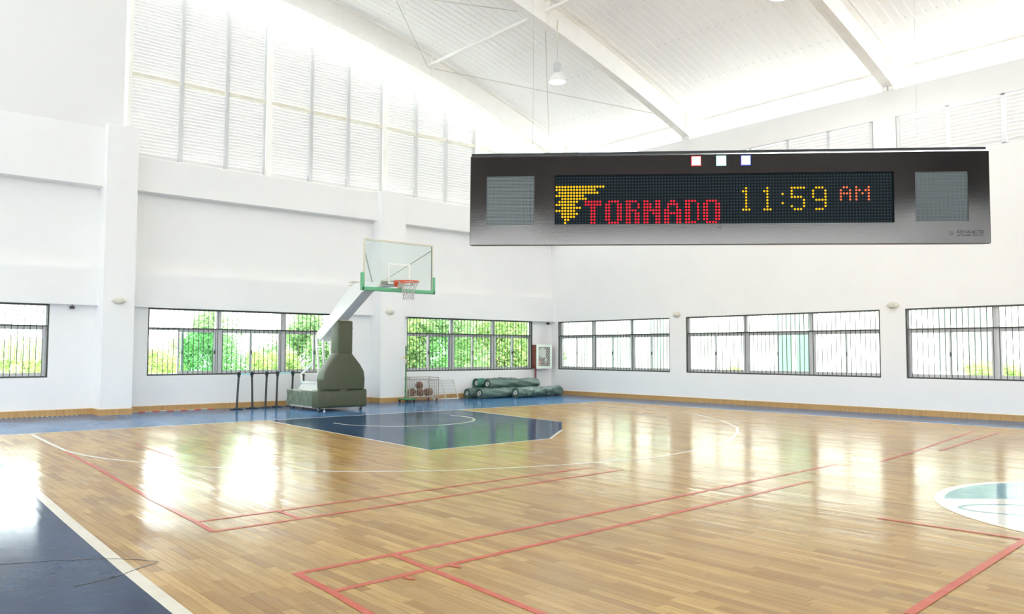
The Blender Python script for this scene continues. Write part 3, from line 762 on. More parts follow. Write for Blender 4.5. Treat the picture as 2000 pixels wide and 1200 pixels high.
q = MB(); q.tube([(RC.x+RR*cos(2*pi*k/40), RC.y+RR*sin(2*pi*k/40), RC.z) for k in range(40)], .014, 10, closed=True); rim = H.part('rim', q, M_orange)
q = MB(); q.box(RC.x-.13, RC.x+.13, BY-.03, BY-.009, 2.97, 3.12); q.prism([(RC.x-.12, BY-.03), (RC.x+.12, BY-.03), (RC.x+.07, BY-.20), (RC.x-.07, BY-.20)], 3.045, 3.085); H.part('rim_bracket', q, M_orange, rim)
q = MB(); q.prism([(BY-.03, 2.93), (BY-.03, 3.045), (BY-.17, 3.045), (BY-.13, 2.96)], RC.x-.055, RC.x+.055, 'x'); H.part('spring_box', q, M_cage, rim)
q = MB(); NN = 12; lv = [(0, RR-.004), (-.10, .185), (-.19, .145), (-.27, .125), (-.34, .118), (-.41, .125)]
for k in range(NN):
    for s_ in (1, -1):
        pts = [(RC.x+rr*cos(2*pi*(k+s_*.5*i)/NN), RC.y+rr*sin(2*pi*(k+s_*.5*i)/NN), RC.z+zz) for i, (zz, rr) in enumerate(lv)]
        q.tube(pts, .0045, 5)
    q.tube([(RC.x+RR*cos(2*pi*k/NN), RC.y+RR*sin(2*pi*k/NN), RC.z+.012), (RC.x+RR*cos(2*pi*k/NN), RC.y+RR*sin(2*pi*k/NN), RC.z-.03)], .008, 5)
H.part('net', q, M_net, rim, kind='stuff')

# ------------------------------------------------------------------ queue posts
def stanchion(x, y, label, lean=0, belt=None):
    T = Thing('queue_post', label, 'queue post', (x, y, 0), group='black queue posts along the north wall')
    q = MB(); q.lathe([(0, 0), (.165, 0), (.17, .012), (.16, .022), (.06, .040), (.03, .055), (0, .055)], (x, y, 0), 28); T.part('base', q, M_black)
    q = MB(); q.tube([(x, y, .05), (x+lean, y, .90)], .027, 14); T.part('post', q, M_black)
    q = MB(); q.lathe([(0, .83), (.036, .83), (.036, .93), (.040, .935), (.040, .955), (.03, .965), (0, .965)], (x+lean, y, 0), 16); q.box(x+lean-.05, x+lean+.05, y-.012, y+.012, .88, .94); T.part('belt_head', q, M_black)
    if belt:
        q = MB(); q.beam((x+lean+.045, y, .91), (belt[0], belt[1], .91), .004, .048); T.part('belt', q, M_belt, label='pale blue retractable belt')
    return T
sx = [(-11.79, -.62, .04), (-11.34, -.55, -.03), (-10.96, -.50, .02), (-10.62, -.42, .02), (-10.12, -.30, .02), (-9.76, -.26, 0)]
stanchion(*sx[0][:2], 'first black queue post from the left, leaning, belt clipped to the next', sx[0][2], (sx[1][0]-.075, sx[1][1]))
stanchion(*sx[1][:2], 'second black queue post from the left, belt from its neighbour clipped on', sx[1][2])
stanchion(*sx[2][:2], 'third black queue post from the left, without a belt', sx[2][2])
stanchion(*sx[3][:2], 'fourth black queue post from the left, belt running right to the fifth', sx[3][2], (sx[4][0]-.035, sx[4][1]))
stanchion(*sx[4][:2], 'fifth black queue post, base hidden behind the hoop ballast', sx[4][2])
T6 = stanchion(*sx[5][:2], 'last black queue post, behind the white rear frame of the hoop', sx[5][2])
q = MB(); q.box(sx[5][0]-.09, sx[5][0]-.045, sx[5][1]-.002, sx[5][1]+.002, .55, .92); T6.part('belt', q, M_belt, label='pale blue belt hanging down')

# ------------------------------------------------------------------ ball cage and balls
CR_ = radians(-6); CG = Thing('ball_cage', 'white wire ball cage on casters beside the pillar', 'ball cage', (-6.12, -.62, 0), rz=CR_)
def lpart(T, name, mb, mt, parent=None, **kw): return mb.build(name, mt, parent or T.o, **kw)
W_, D_, zb, zt = .98, .60, .15, .66
q = MB()
for zz in (zb, zt):
    q.tube([(-W_/2, -D_/2, zz), (W_/2, -D_/2, zz), (W_/2, D_/2, zz), (-W_/2, D_/2, zz)], .014, 8, closed=True)
for a, b in ((-1, -1), (1, -1), (1, 1), (-1, 1)): q.tube([(a*W_/2, b*D_/2, zb), (a*W_/2, b*D_/2, zt+.06)], .014, 8)
q.tube([(-W_/2, -D_/2, zt+.06), (-W_/2, D_/2, zt+.06), (W_/2, D_/2, zt+.06), (W_/2, -D_/2, zt+.06)], .012, 8)
lpart(CG, 'frame', q, M_galv)
q = MB()
for k in range(1, 13): q.tube([(-W_/2+W_*k/13, -D_/2, zb), (-W_/2+W_*k/13, -D_/2, zt)], .005, 6); q.tube([(-W_/2+W_*k/13, D_/2, zb), (-W_/2+W_*k/13, D_/2, zt)], .005, 6)
for k in range(1, 8):
    for s_ in (-1, 1): q.tube([(s_*W_/2, -D_/2+D_*k/8, zb), (s_*W_/2, -D_/2+D_*k/8, zt)], .005, 6)
lpart(CG, 'wire_bars', q, M_galv)
q = MB(); q.box(-W_/2, W_/2, -D_/2, D_/2, zb-.008, zb+.002); lpart(CG, 'floor_tray', q, M_cage)
for a, b in ((-1, -1), (1, -1), (1, 1), (-1, 1)):
    q = MB(); q.lathe([(0, -.018), (.05, -.018), (.055, 0), (.05, .018), (0, .018)], (a*(W_/2-.04), b*(D_/2-.04), .056), 14, 'x'); c_ = lpart(CG, 'caster', q, M_redw)
    f0 = a*(W_/2-.04); q = MB(); q.prism([(f0-.03, .05), (f0-.024, .05), (f0-.024, .115), (f0+.024, .115), (f0+.024, .05), (f0+.03, .05), (f0+.03, .142), (f0-.03, .142)], b*(D_/2-.04)-.02, b*(D_/2-.04)+.02, 'y'); lpart(CG, 'caster_fork', q, M_cage, c_)
def ball_mesh():
    q = MB(); R_ = .119; q.lathe([(R_*sin(pi*i/16), -R_*cos(pi*i/16)) for i in range(17)], n=28); return q.mesh('basketball', M_ball)
BM = ball_mesh(); q = MB(); R_ = .1195
for ax in range(3):
    def pt(a): return ((cos(a)*R_, sin(a)*R_, 0), (cos(a)*R_, 0, sin(a)*R_), (0, cos(a)*R_, sin(a)*R_))[ax]
    if ax < 2: q.tube([pt(2*pi*k/32) for k in range(32)], .003, 5, closed=True)
for s_ in (-1, 1):
    q.tube([(R_*cos(a)*.8*1.0, s_*R_*.6*(1-.35*cos(2*a)), 0) if False else tuple(Vector((cos(a)*.75, s_*(.66-.18*cos(2*a)), sin(a)*.75)).normalized()*R_) for a in [2*pi*k/32 for k in range(32)]], .003, 5, closed=True)
SM = q.mesh('ball_seam', M_seam)
Rc = Matrix.Rotation(CR_, 4, 'Z')
for k, (lx, ly, lz, lab) in enumerate(((-.345, -.10, 0, 'brown basketball at the left end of the cage'), (-.06, -.165, 0, 'brown basketball low in the cage, second from the left in front'),
        (.02, .06, .205, 'brown basketball lying on top of the others in the cage'), (.19, -.13, 0, 'brown basketball in the cage with pale seams facing out, third in front'),
        (.365, .05, 0, 'brown basketball at the right end of the cage'), (-.17, .165, 0, 'brown basketball at the back of the cage behind the front left pair'), (.11, .165, 0, 'brown basketball at the back of the cage under the top one'))):
    P = Vector((-6.12, -.62, 0))+Rc @ Vector((lx, ly, 0))
    o = bpy.data.objects.new('basketball', BM); COL.objects.link(o); o.location = (P.x, P.y, zb+.002+.119+lz); o.rotation_euler = (k*1.3+.4, k*.8, k*2.1)
    o['label'] = lab; o['category'] = 'basketball'; o['group'] = 'basketballs in the wire cage'
    c_ = bpy.data.objects.new('seam', SM); COL.objects.link(c_); c_.parent = o

# green wheeled net post with a yellow ribbon
GP = Thing('net_post', 'dark green net post on a small wheeled base left of the ball cage', 'net post', (-6.93, -1.02, 0))
q = MB(); q.bbox(-7.02, -6.66, -1.22, -.82, .085, .125, .01); GP.part('base', q, M_postg)
q = MB(); q.tube([(-6.90, -1.04, .12), (-6.86, -.98, .9), (-6.84, -.94, 1.66)], [.022, .022, .020], 12); GP.part('post', q, M_postg)
q = MB(); q.box(-6.905, -6.865, -1.02, -.98, .30, .38); GP.part('cleat', q, M_cage); q = MB(); q.box(-6.895, -6.845, -1.0, -.96, 1.15, 1.28); GP.part('cleat', q, M_cage)
q = MB(); q.tube([(-6.90, -1.0, 1.34), (-6.97, -1.03, 1.36), (-7.08, -1.05, 1.28)], .006, 6); q.lathe([(0, -.025), (.04, -.01), (.045, .01), (0, .03)], (-6.88, -.99, 1.34), 10); GP.part('ribbon', q, mat('yellow_ribbon', (.75, .62, .05), .6))
for (x, y) in ((-6.98, -1.19), (-6.70, -1.19), (-6.98, -.85), (-6.70, -.85)):
    q = MB(); q.lathe([(0, -.015), (.038, -.015), (.042, 0), (.038, .015), (0, .015)], (x, y, .043), 14, 'x'); q.box(x-.022, x+.022, y-.02, y+.02, .07, .09); GP.part('caster', q, M_rubber)

# white wire rack leaning on the wall
RK = Thing('wire_rack', 'white tubular wire rack leaning on the wall right of the ball cage', 'rack', (-5.0, -.3, 0))
def rk(x, z): return (x, -.36+.30*(z/.62)-.0, z)
q = MB()
for xx in (-5.42, -4.93, -4.45): q.tube([rk(xx, .012), rk(xx, .60)], .017, 8)
q.tube([rk(-5.42, .60), rk(-4.45, .60)], .012, 8); q.tube([rk(-5.42, .02), rk(-4.45, .02)], .014, 8); RK.part('frame', q, M_worn)
q = MB()
for k in range(1, 6): q.tube([rk(-5.42, .02+.58*k/6), rk(-4.45, .02+.58*k/6)], .0045, 6)
RK.part('wires', q, M_galv)
q = MB(); q.tube([(-5.42, -.38, .014), (-4.45, -.38, .014)], .013, 8); q.tube([(-5.42, -.38, .014), (-5.42, -.36, .03)], .013, 8); RK.part('foot_bar', q, M_worn)

# ------------------------------------------------------------------ rolled court covers
def roll(label, a, b, rr, seed, core=.075, over=.0, lining=False, straps=()):
    a, b = Vector(a), Vector(b); ax = (b-a).normalized(); Ln = (b-a).length
    T = Thing('cover_roll', label, 'rolled cover', (a.x, a.y, a.z-rr), group='rolled green court covers in the corner')
    s1 = Vector((-ax.y, ax.x, 0)).normalized(); s2 = ax.cross(s1); rnd = random.Random(seed)
    K, n = 44, 36; ph = [rnd.uniform(0, 6.28) for _ in range(6)]; mb = MB(); vs = []
    for i in range(K+1):
        t = i/K
        for k in range(n):
            th = 2*pi*k/n
            w_ = .012*sin(3*th+t*9+ph[0])+.009*sin(5*th-t*17+ph[1])+.006*sin(2*th+t*41+ph[2])+.004*sin(9*th+t*25+ph[3])
            R_ = rr*.965+w_*min(1, 6*t+.3)
            dn = s1*cos(th)+s2*sin(th); q = a+ax*(Ln*t)+dn*R_
            if dn.z < -.4 and q.z < a.z-rr+.004: q.z = a.z-rr+.004
            vs.append(q)
    fs = [(i*n+k, i*n+(k+1) % n, (i+1)*n+(k+1) % n, (i+1)*n+k) for i in range(K) for k in range(n)]
    fs.append(tuple(range(K*n, (K+1)*n)))
    # spiral end: recessed disc at the near end
    nv = len(vs)
    for r_, dp in ((rr*.90, .0), (rr*.86, .035), (core*1.25, .03), (core*1.2, .0)):
        for k in range(n):
            th = 2*pi*k/n; dn = s1*cos(th)+s2*sin(th); vs.append(a+ax*dp+dn*r_)
    rings = [0]+[nv+j*n for j in range(4)]
    for j in range(len(rings)-1):
        fs += [(rings[j]+(k+1) % n, rings[j]+k, rings[j+1]+k, rings[j+1]+(k+1) % n) for k in range(n)]
    mb.add(vs, fs, True); T.part('cover', mb, M_mat)
    c = MB()
    vs2 = []
    for r_, dp in ((core*.72, .25), (core*.72, -.012), (core, -.012), (core, .25)):
        for k in range(24):
            th = 2*pi*k/24; vs2.append(a+ax*dp+(s1*cos(th)+s2*sin(th))*r_)
    c.add(vs2, [(j*24+k, j*24+(k+1) % 24, (j+1)*24+(k+1) % 24, (j+1)*24+k) for j in range(3) for k in range(24)], True)
    T.part('core_ring', c, M_tubew)
    c = MB(); c.tube([a+ax*.05, a+ax*.24], core*.70, 20); T.part('core', c, M_tube)
    if lining:
        c = MB(); vs3 = []
        for dp, r_ in ((-.05, rr*1.0), (.22, rr*1.02), (.22, rr*.985), (-.05, rr*.96)):
            for k in range(n):
                th = 2*pi*k/n; vs3.append(a+ax*dp+(s1*cos(th)+s2*sin(th))*r_)
        c.add(vs3, [(j*n+k, j*n+(k+1) % n, ((j+1) % 4)*n+(k+1) % n, ((j+1) % 4)*n+k) for j in range(4) for k in range(n)], True); T.part('lining_end', c, M_matlt, label='bright teal lining at the roll end')
    for (t0, t1) in straps:
        P = []
        for k in range(13):
            u_ = k/12; tt = (t0+(t1-t0)*u_)*Ln; th = radians(205-70*sin(pi*u_)) if False else radians(150+85*sin(pi*u_)**.7)
            dn = s1*cos(th)+s2*sin(th); dn = -dn if dn.y > 0 else dn
            P.append(a+ax*tt+dn*(rr+.014))
        c = MB(); 
        for k in range(12): c.beam(P[k], P[k+1], .026, .008)
        T.part('strap', c, M_strap)
    return T
roll('green cover roll nearest the court, with two dark carrying straps', (-2.78, -1.22, .172), (-.55, -.98, .172), .17, 1, straps=((.14, .33), (.58, .76)))
roll('green cover roll on the floor, its left end just behind the strapped roll', (-3.98, -.84, .167), (-1.35, -.64, .167), .165, 2)
roll('green cover roll at the very left of the floor layer, next to the wall', (-4.10, -.36, .164), (-1.6, -.28, .164), .162, 3, core=.06)
roll('green cover roll on top of the pile with a white core ring', (-3.45, -.60, .449), (-1.15, -.46, .449), .158, 4)
roll('green cover roll at the back of the top layer with a teal end', (-3.60, -.225, .478), (-1.9, -.19, .478), .150, 5, core=.08, lining=True)

# ------------------------------------------------------------------ hose cabinet
HC = Thing('hose_cabinet', 'fire hose cabinet with maroon side and pale lattice door in the corner', 'hose cabinet', (-.6, -.15, .93))
q = MB(); q.box(-.95, -.24, -.24, -.003, .93, .95); q.box(-.95, -.24, -.24, -.003, 1.73, 1.75); q.box(-.95, -.93, -.24, -.003, .93, 1.75); q.box(-.26, -.24, -.24, -.003, .93, 1.75); q.box(-.95, -.24, -.02, -.003, .93, 1.75); HC.part('case', q, M_maroon)
q = MB(); t = .085
for s_ in ((-.96, -.23, 1.765-t, 1.765), (-.96, -.23, .915, .915+t), (-.96, -.96+t, .915+t, 1.765-t), (-.23-t, -.23, .915+t, 1.765-t)): q.box(s_[0], s_[1], -.272, -.241, s_[2], s_[3])
dr = HC.part('door', q, M_mint)
q = MB(); x0, x1, z0, z1 = -.88, -.31, 1.0, 1.68
for k in range(-14, 22):
    for s_ in (1, -1):
        c_ = x0+k*.075; pts = []
        for zz in [z0+(z1-z0)*i/34 for i in range(35)]:
            xx = c_+(zz-z0)*.62*s_+(0 if s_ > 0 else .42)
            if x0 <= xx <= x1: pts.append((xx, zz))
        if len(pts) > 1: q.beam((pts[0][0], -.262, pts[0][1]), (pts[-1][0], -.262, pts[-1][1]), .006, .014, up=(0, 1, 0)) if False else q.tube([(pts[0][0], -.262, pts[0][1]), (pts[-1][0], -.262, pts[-1][1])], .0065, 6)
HC.part('lattice', q, M_mint, dr)
q = MB(); q.lathe([(0, -.04), (.17, -.04), (.18, 0), (.17, .04), (0, .04)], (-.62, -.16, 1.48), 28, 'y', 1, 1); q.tube([(-.50, -.18, 1.40), (-.45, -.2, 1.25), (-.47, -.18, 1.12)], .03, 8); HC.part('coiled_hose', q, M_hose)
q = MB(); q.box(-.88, -.72, -.2, -.05, .96, 1.20); HC.part('valve', q, M_orange)
q = MB(); q.tube([(-.86, -.10, .93), (-.86, -.10, .12), (-.86, -.04, .06)], .03, 12); HC.part('supply_pipe', q, M_maroon)
WL = None
def bulkhead(name_loc, facing, label, s=1.0):
    """oval caged wall light; local -Y faces the room"""
    T = empty('bulkhead_light', name_loc, facing, label=label, category='wall light', group='oval caged wall lights')
    q = MB(); q.lathe([(0, 0), (.135*s, 0), (.135*s, -.03), (.12*s, -.035), (0, -.035)], (0, 0, 0), 28, 'y', 1, .62); q.build('back_plate', M_cage, T)
    q = MB(); q.lathe([(.115*s, -.03), (.11*s, -.06), (.085*s, -.095), (.04*s, -.11), (0, -.112)], (0, 0, 0), 28, 'y', 1, .60); q.build('lens', M_lens, T)
    q = MB()
    for zz in (-.03*s, .0, .03*s):
        w_ = .115*s; q.tube([(-w_, -.035, zz), (-w_*.92, -.085, zz), (-w_*.5, -.118, zz), (w_*.5, -.118, zz), (w_*.92, -.085, zz), (w_, -.035, zz)], .004, 6)
    for xx in (-.055*s, .055*s): q.tube([(xx, -.035, -.072*s), (xx, -.10, -.05*s), (xx, -.118, 0), (xx, -.10, .05*s), (xx, -.035, .072*s)], .004, 6)
    q.build('cage', M_cage, T)
    for s_ in (-1, 1):
        q = MB(); q.box(s_*.13*s, s_*.165*s, -.012, 0, -.012, .012); q.build('lug', M_cage, T)
bulkhead((-14.88+.20, -PD, 2.68), 0, 'oval caged wall light on the left pillar')
bulkhead((-7.20, -PD, 2.67), 0, 'oval caged wall light on the pillar behind the backboard')
bulkhead((0, -5.61, 2.66), -pi/2, 'oval caged wall light between the first two east windows')
bulkhead((0, -12.20, 2.67), -pi/2, 'oval caged wall light just left of the rightmost window')
def cctv(x, y, z, label):
    T = Thing('security_camera', label, 'security camera', (x, y, z), group='small dark cameras under the beam')
    q = MB(); q.box(x-.012, x+.012, y-.012, y+.012, z-.04, z); T.part('bracket', q, M_black)
    q = MB(); q.bbox(x-.045, x+.045, y-.05, y+.04, z-.10, z-.035, .01); q.lathe([(0, -.02), (.022, -.02), (.022, 0), (0, 0)], (x, y-.045, z-.07), 12, 'y'); T.part('body', q, M_rubber)
cctv(-15.56, -.12, ZT, 'small dark camera under the beam left of the left pillar'); cctv(-.28, -.12, ZT, 'small dark camera under the beam in the far corner')

# striped pole and drain cover along the foot of the north wall
SP = Thing('striped_pole', 'thin red and white striped pole lying along the skirting', 'pole', (-13.0, -.12, .016))
for k in range(12):
    q = MB(); xa = -14.22+k*.17; q.tube([(xa, -.12, .011), (xa+.17, -.12, .011)], .010, 10); SP.part('band', q, M_orange if k % 2 else M_lineW)
DR = Thing('drain_grating', 'dark slotted grating strip on the floor below the leftmost window', 'grating', (-17, -.2, 0))
q = MB(); q.box(-19.5, -15.35, -.30, -.22, .0005, .004); DR.part('channel', q, M_rubber)
q = MB(); xx = -19.45
while xx < -15.4: q.box(xx, xx+.05, -.30, -.22, .004, .008); xx += .1
DR.part('bars', q, M_cage, kind='stuff')

# ------------------------------------------------------------------ hanging lamps
def lamp(x, y, ztop, zb_, label, power):
    T = Thing('pendant_lamp', label, 'lamp', (x, y, zb_), group='high-bay pendant lamps')
    q = MB(); q.tube([(x, y, ztop), (x, y, zb_+.92)], .018, 8); T.part('pipe', q, M_cage)
    q = MB(); q.tube([(x, y, zb_+.93), (x, y, zb_+.52)], .006, 6); T.part('suspension_wire', q, M_box)
    q = MB(); q.lathe([(0, zb_+.27), (.05, zb_+.27), (.10, zb_+.31), (.11, zb_+.34), (.11, zb_+.47), (.09, zb_+.51), (.03, zb_+.53), (0, zb_+.53)], (x, y, 0), 20); T.part('gear_housing', q, M_box)
    q = MB(); q.lathe([(.035, zb_+.28), (.05, zb_+.25), (.12, zb_+.20), (.20, zb_+.09), (.225, zb_), (.215, zb_), (.19, zb_+.085), (.11, zb_+.19), (.03, zb_+.24)], (x, y, 0), 28); T.part('reflector', q, M_reflector)
    q = MB(); q.lathe([(0, zb_-.03), (.12, zb_-.02), (.19, zb_+.02), (.17, zb_+.08), (.08, zb_+.17), (0, zb_+.18)], (x, y, 0), 24); T.part('bulb', q, M_lamp)
    l = bpy.data.lights.new('lamp_light', 'SPOT'); l.energy = power; l.spot_size = radians(165); l.spot_blend = .25; l.shadow_soft_size = .16; l.color = (1, .98, .94)
    lo = bpy.data.objects.new('lamp_light', l); COL.objects.link(lo); lo.parent = T.o; lo.location = (0, 0, -.22)
lamp(-5.55, -6.05, b_arch(5.55)+.35, 8.60, 'lit pendant lamp on a long drop hanging from the middle rafter', 120)
lamp(-4.9, -12.15, b_arch(4.9)+.35, 9.02, 'lit pendant lamp cut by the top edge of the picture', 380)

# ------------------------------------------------------------------ display sign with speakers and flashers
M_ss = bpy.data.materials.new('brushed_steel'); M_ss.use_nodes = True
N_ = M_ss.node_tree.nodes; L_ = M_ss.node_tree.links; b_ = N_['Principled BSDF']
b_.inputs['Base Color'].default_value = (.50, .48, .47, 1); b_.inputs['Metallic'].default_value = 1; b_.inputs['Roughness'].default_value = .10
b_.inputs['Anisotropic'].default_value = .3
tc = N_.new('ShaderNodeTexCoord'); mp = N_.new('ShaderNodeMapping'); mp.inputs['Scale'].default_value = (1, 1, 60); L_.new(tc.outputs['Object'], mp.inputs[0])
t = N_.new('ShaderNodeTexNoise'); t.inputs['Scale'].default_value = 14; L_.new(mp.outputs[0], t.inputs[0]); bp = N_.new('ShaderNodeBump'); bp.inputs['Strength'].default_value = .018; bp.inputs['Distance'].default_value = .001
L_.new(t.outputs[0], bp.inputs['Height']); L_.new(bp.outputs[0], b_.inputs['Normal'])
M_chrome = mat('polished_edge', (.85, .85, .83), .12, metal=1)
M_hous = mat('black_housing', (.012, .013, .015), .35)
M_scrn = mat('dark_screen', (.0015, .0045, .0065), .7)
M_scrn.node_tree.nodes['Principled BSDF'].inputs['Specular IOR Level'].default_value = .15
M_off = mat('led_off', (.016, .032, .037), .7)
M_off.node_tree.nodes['Principled BSDF'].inputs['Specular IOR Level'].default_value = .2
M_grl = mat('speaker_mesh', (.16, .18, .18), .4, metal=.7); M_hole = mat('speaker_hole', (.006, .007, .008), .7)
def em(name, c, s):
    M = mat(name, (.01, .01, .01), .8, emit=c, es=s); M.node_tree.nodes['Principled BSDF'].inputs['Specular IOR Level'].default_value = .05; return M
M_ly, M_lr, M_lo = em('led_amber', (1, .60, .0), 1.1), em('led_red', (1, .012, .035), 1.0), em('led_orange', (1, .19, .06), 1.1)
SW, SH_, SD = 1.290, .2365, .034
SG = empty('display_sign', (-18.765, -19.375, 1.7783), atan2(-.71976, .69422), label='wide steel LED message sign reading TORNADO 11:59 AM between two speakers', category='sign')
SG.rotation_euler = (0, .0058, atan2(-.71976, .69422))
GR = [(.042, .1664, .0510, .1785), (1.1145, 1.2405, .0545, .1785)]
scr = (.2195, 1.0640, .0520, .1805)
# front panel as a fine grid, dished a little around each speaker cut-out
def bulge(x, z):
    s_ = 0
    for g in GR:
        cx, cz = (g[0]+g[1])/2, (g[2]+g[3])/2; rr = sqrt(((x-cx)/.085)**2+((z-cz)/.085)**2); s_ += -.0012*math.exp(-rr*rr)
    return s_
xs = sorted({0, SW, scr[0], scr[1], *[g[i] for g in GR for i in (0, 1)], *[SW*i/110 for i in range(111)]})
zs = sorted({0, .2300, scr[2], scr[3], *[g[i] for g in GR for i in (2, 3)], *[.23*i/26 for i in range(27)]})
q = MB(); idx = {}
for j, z in enumerate(zs):
    for i, x in enumerate(xs): idx[(i, j)] = len(q.v); q.v.append((x, bulge(x, z), z))
for j in range(len(zs)-1):
    for i in range(len(xs)-1):
        cx, cz = (xs[i]+xs[i+1])/2, (zs[j]+zs[j+1])/2
        if any(a < cx < b and c_ < cz < e_ for a, b, c_, e_ in GR+[scr]): continue
        q.f.append((idx[(i, j)], idx[(i+1, j)], idx[(i+1, j+1)], idx[(i, j+1)])); q.mi.append(0); q.sm.append(True)
me = bpy.data.meshes.new('front_panel'); me.from_pydata(q.v, [], q.f); me.materials.append(M_ss)
for p_ in me.polygons: p_.use_smooth = True
o = bpy.data.objects.new('front_panel', me); COL.objects.link(o); o.parent = SG
q = MB(); q.prism([(-.0005, .2296), (.0, .2325), (.004, .2345), (.012, .2345), (.012, .2296)], 0, SW, 'x'); q.build('polished_edge', M_chrome, SG)
q = MB(); q.box(0, SW, .0, .012, -.0012, .0); q.box(-.0012, 0, .0, .012, 0, .232); q.box(SW, SW+.0012, 0, .012, 0, .232); q.build('panel_edge', M_hous, SG)
q = MB(); q.box(.0, SW, .0122, SD, .001, .2425); q.build('housing', M_hous, SG)
q = MB(); q.box(scr[0], scr[1], .004, .0132, scr[2], scr[3]); so = q.build('screen', M_scrn, SG)
PX, PZ = .8330/111, .1172/15; LX0, LZ0 = .2241, .1738
LIT = {'y': set(), 'r': set(), 'o': set()}
def put(k, r_, *cs):
    for c_ in cs:
        if isinstance(c_, tuple): LIT[k] |= {(x, r_) for x in range(c_[0], c_[1]+1)}
        else: LIT[k].add((c_, r_))
for r_, a, b in ((3, 0, 16), (4, 0, 13), (5, 1, 14), (6, 0, 9), (7, 2, 10), (8, 1, 7), (9, 0, 6), (10, 2, 8), (11, 0, 6), (12, 2, 7), (13, 2, 6), (14, 3, 4), (15, 3, 3)): put('y', r_, (a, b))
LIT['y'].discard((1, 9)) if False else None
put('r', 8, (10, 15), (18, 21), (24, 27), 30, 31, 34, 35, 39, 40, (44, 47), (51, 54))
put('r', 9, (10, 15), 17, 18, 21, 22, 24, 25, 28, (30, 32), 34, 35, (38, 41), 44, 45, 48, 50, 51, 54, 55)
put('r', 10, 12, 13, 17, 18, 21, 22, 24, 25, 28, (30, 32), 34, 35, 38, 41, 44, 45, 48, 50, 51, 54, 55)
put('r', 11, 12, 13, 17, 18, 21, 22, (24, 27), (30, 35), 37, 38, 41, 42, 44, 45, 48, 50, 51, 54, 55)
put('r', 12, 12, 13, 17, 18, 21, 22, 24, 25, 27, 28, 30, 31, (33, 35), (37, 42), 44, 45, 48, 50, 51, 54, 55)
for r_ in (13, 14): put('r', r_, 12, 13, 17, 18, 21, 22, 24, 25, 27, 28, 30, 31, 34, 35, 37, 38, 41, 42, 44, 45, 48, 50, 51, 54, 55)
put('r', 15, 12, 13, (18, 21), 24, 25, 27, 28, 30, 31, 34, 35, 37, 38, 41, 42, (44, 47), (51, 54))
for s_ in (64, 71):
    for r_ in range(4, 12): put('y', r_, s_)
    put('y', 5, s_-1); put('y', 11, s_-1, s_+1)
put('y', 6, 76); put('y', 9, 76)
put('y', 4, (79, 83), (87, 89)); put('y', 5, 79, 86, 90); put('y', 6, 79, 86, 90); put('y', 7, (79, 82), 86, 90); put('y', 8, 83, (87, 90)); put('y', 9, 83, 90); put('y', 10, 79, 83, 90); put('y', 11, (80, 82), (87, 89))
put('o', 4, 96, 97, 100, 104); put('o', 5, 95, 98, 100, 101, 103, 104); put('o', 6, (95, 98), 100, 102, 104); put('o', 7, 95, 98, 100, 104); put('o', 8, 95, 98, 100, 104)
alllit = LIT['y'] | LIT['r'] | LIT['o']
def dots(cells, rad, name, mt, y_=.0036, **kw):
    q = MB(); n = 8
    for (c_, r_) in sorted(cells):
        cx, cz = LX0+c_*PX, LZ0-r_*PZ; k = len(q.v)
        q.v += [(cx+rad*cos(2*pi*i/n+.39), y_+.0004, cz+rad*sin(2*pi*i/n+.39)) for i in range(n)]+[(cx, y_-.0012, cz)]
        for i in range(n): q.f.append((k+i, k+(i+1) % n, k+n)); q.mi.append(0); q.sm.append(True)
    return q.build(name, mt, so, **kw)
dots({(c_, r_) for c_ in range(112) for r_ in range(16)}-alllit, .0021, 'unlit_leds', M_off, kind='stuff')
dots({q_ for q_ in LIT['y'] if q_[0] < 20}, .0030, 'funnel_symbol', M_ly, kind='stuff', label='yellow tornado funnel made of LED dots')
dots({q_ for q_ in LIT['y'] if q_[0] > 20}, .0028, 'time_leds', M_ly, kind='stuff', label='amber dots reading 11:59')
dots(LIT['r'], .0029, 'word_leds', M_lr, kind='stuff', label='red dots reading TORNADO')
dots(LIT['o'], .0028, 'am_leds', M_lo, kind='stuff', label='orange dots reading AM')
for g, (nx, nz) in zip(GR, ((33, 34), (40, 34))):
    q = MB(); q.box(g[0], g[1], .005, .0132, g[2], g[3]); gp = q.build('speaker_grille', M_hole, SG)
    q = MB(); w_, h_ = (g[1]-g[0])/nx, (g[3]-g[2])/nz
    for i in range(nx+1): q.box(g[0]+i*w_-.0005, g[0]+i*w_+.0005, .0015, .003, g[2], g[3])
    for j in range(nz+1): q.box(g[0], g[1], .0008, .0022, g[2]+j*h_-.0007, g[2]+j*h_+.0007)
    q.build('speaker_mesh', M_grl, gp, kind='stuff')
for (xa, xb, c_, nm) in ((.5685, .5901, (1, .72, .70), 'red'), (.6314, .6528, (.95, 1, 1), 'white'), (.6926, .7139, (.78, .88, 1), 'blue')):
    z0, z1 = .2020, .2240; fc = {'red': (1, .05, .05), 'white': (.5, 1, .95), 'blue': (.08, .12, 1)}[nm]
    q = MB(); q.box(xa-.0018, xb+.0018, -.0012, .0, z0-.0018, z1+.0018); f_ = q.build('flasher', em('flasher_rim_'+nm, fc, 1.1), SG, label=nm+' edged square flasher light')
    q = MB(); q.box(xa, xb, -.0024, -.0012, z0, z1); q.build('flasher_lens', em('flasher_'+nm, c_, 2.6), f_)
    cx, cz = (xa+xb)/2, (z0+z1)/2; q = MB()
    q.tube([(cx+.003*cos(2*pi*k/16), -.0025, cz+.003*sin(2*pi*k/16)) for k in range(16)], .0004, 5, closed=True); q.build('lens_ring', em('flasher_ring_'+nm, tuple(min(1, v*.9) for v in c_), 1.0), f_)
q = MB()
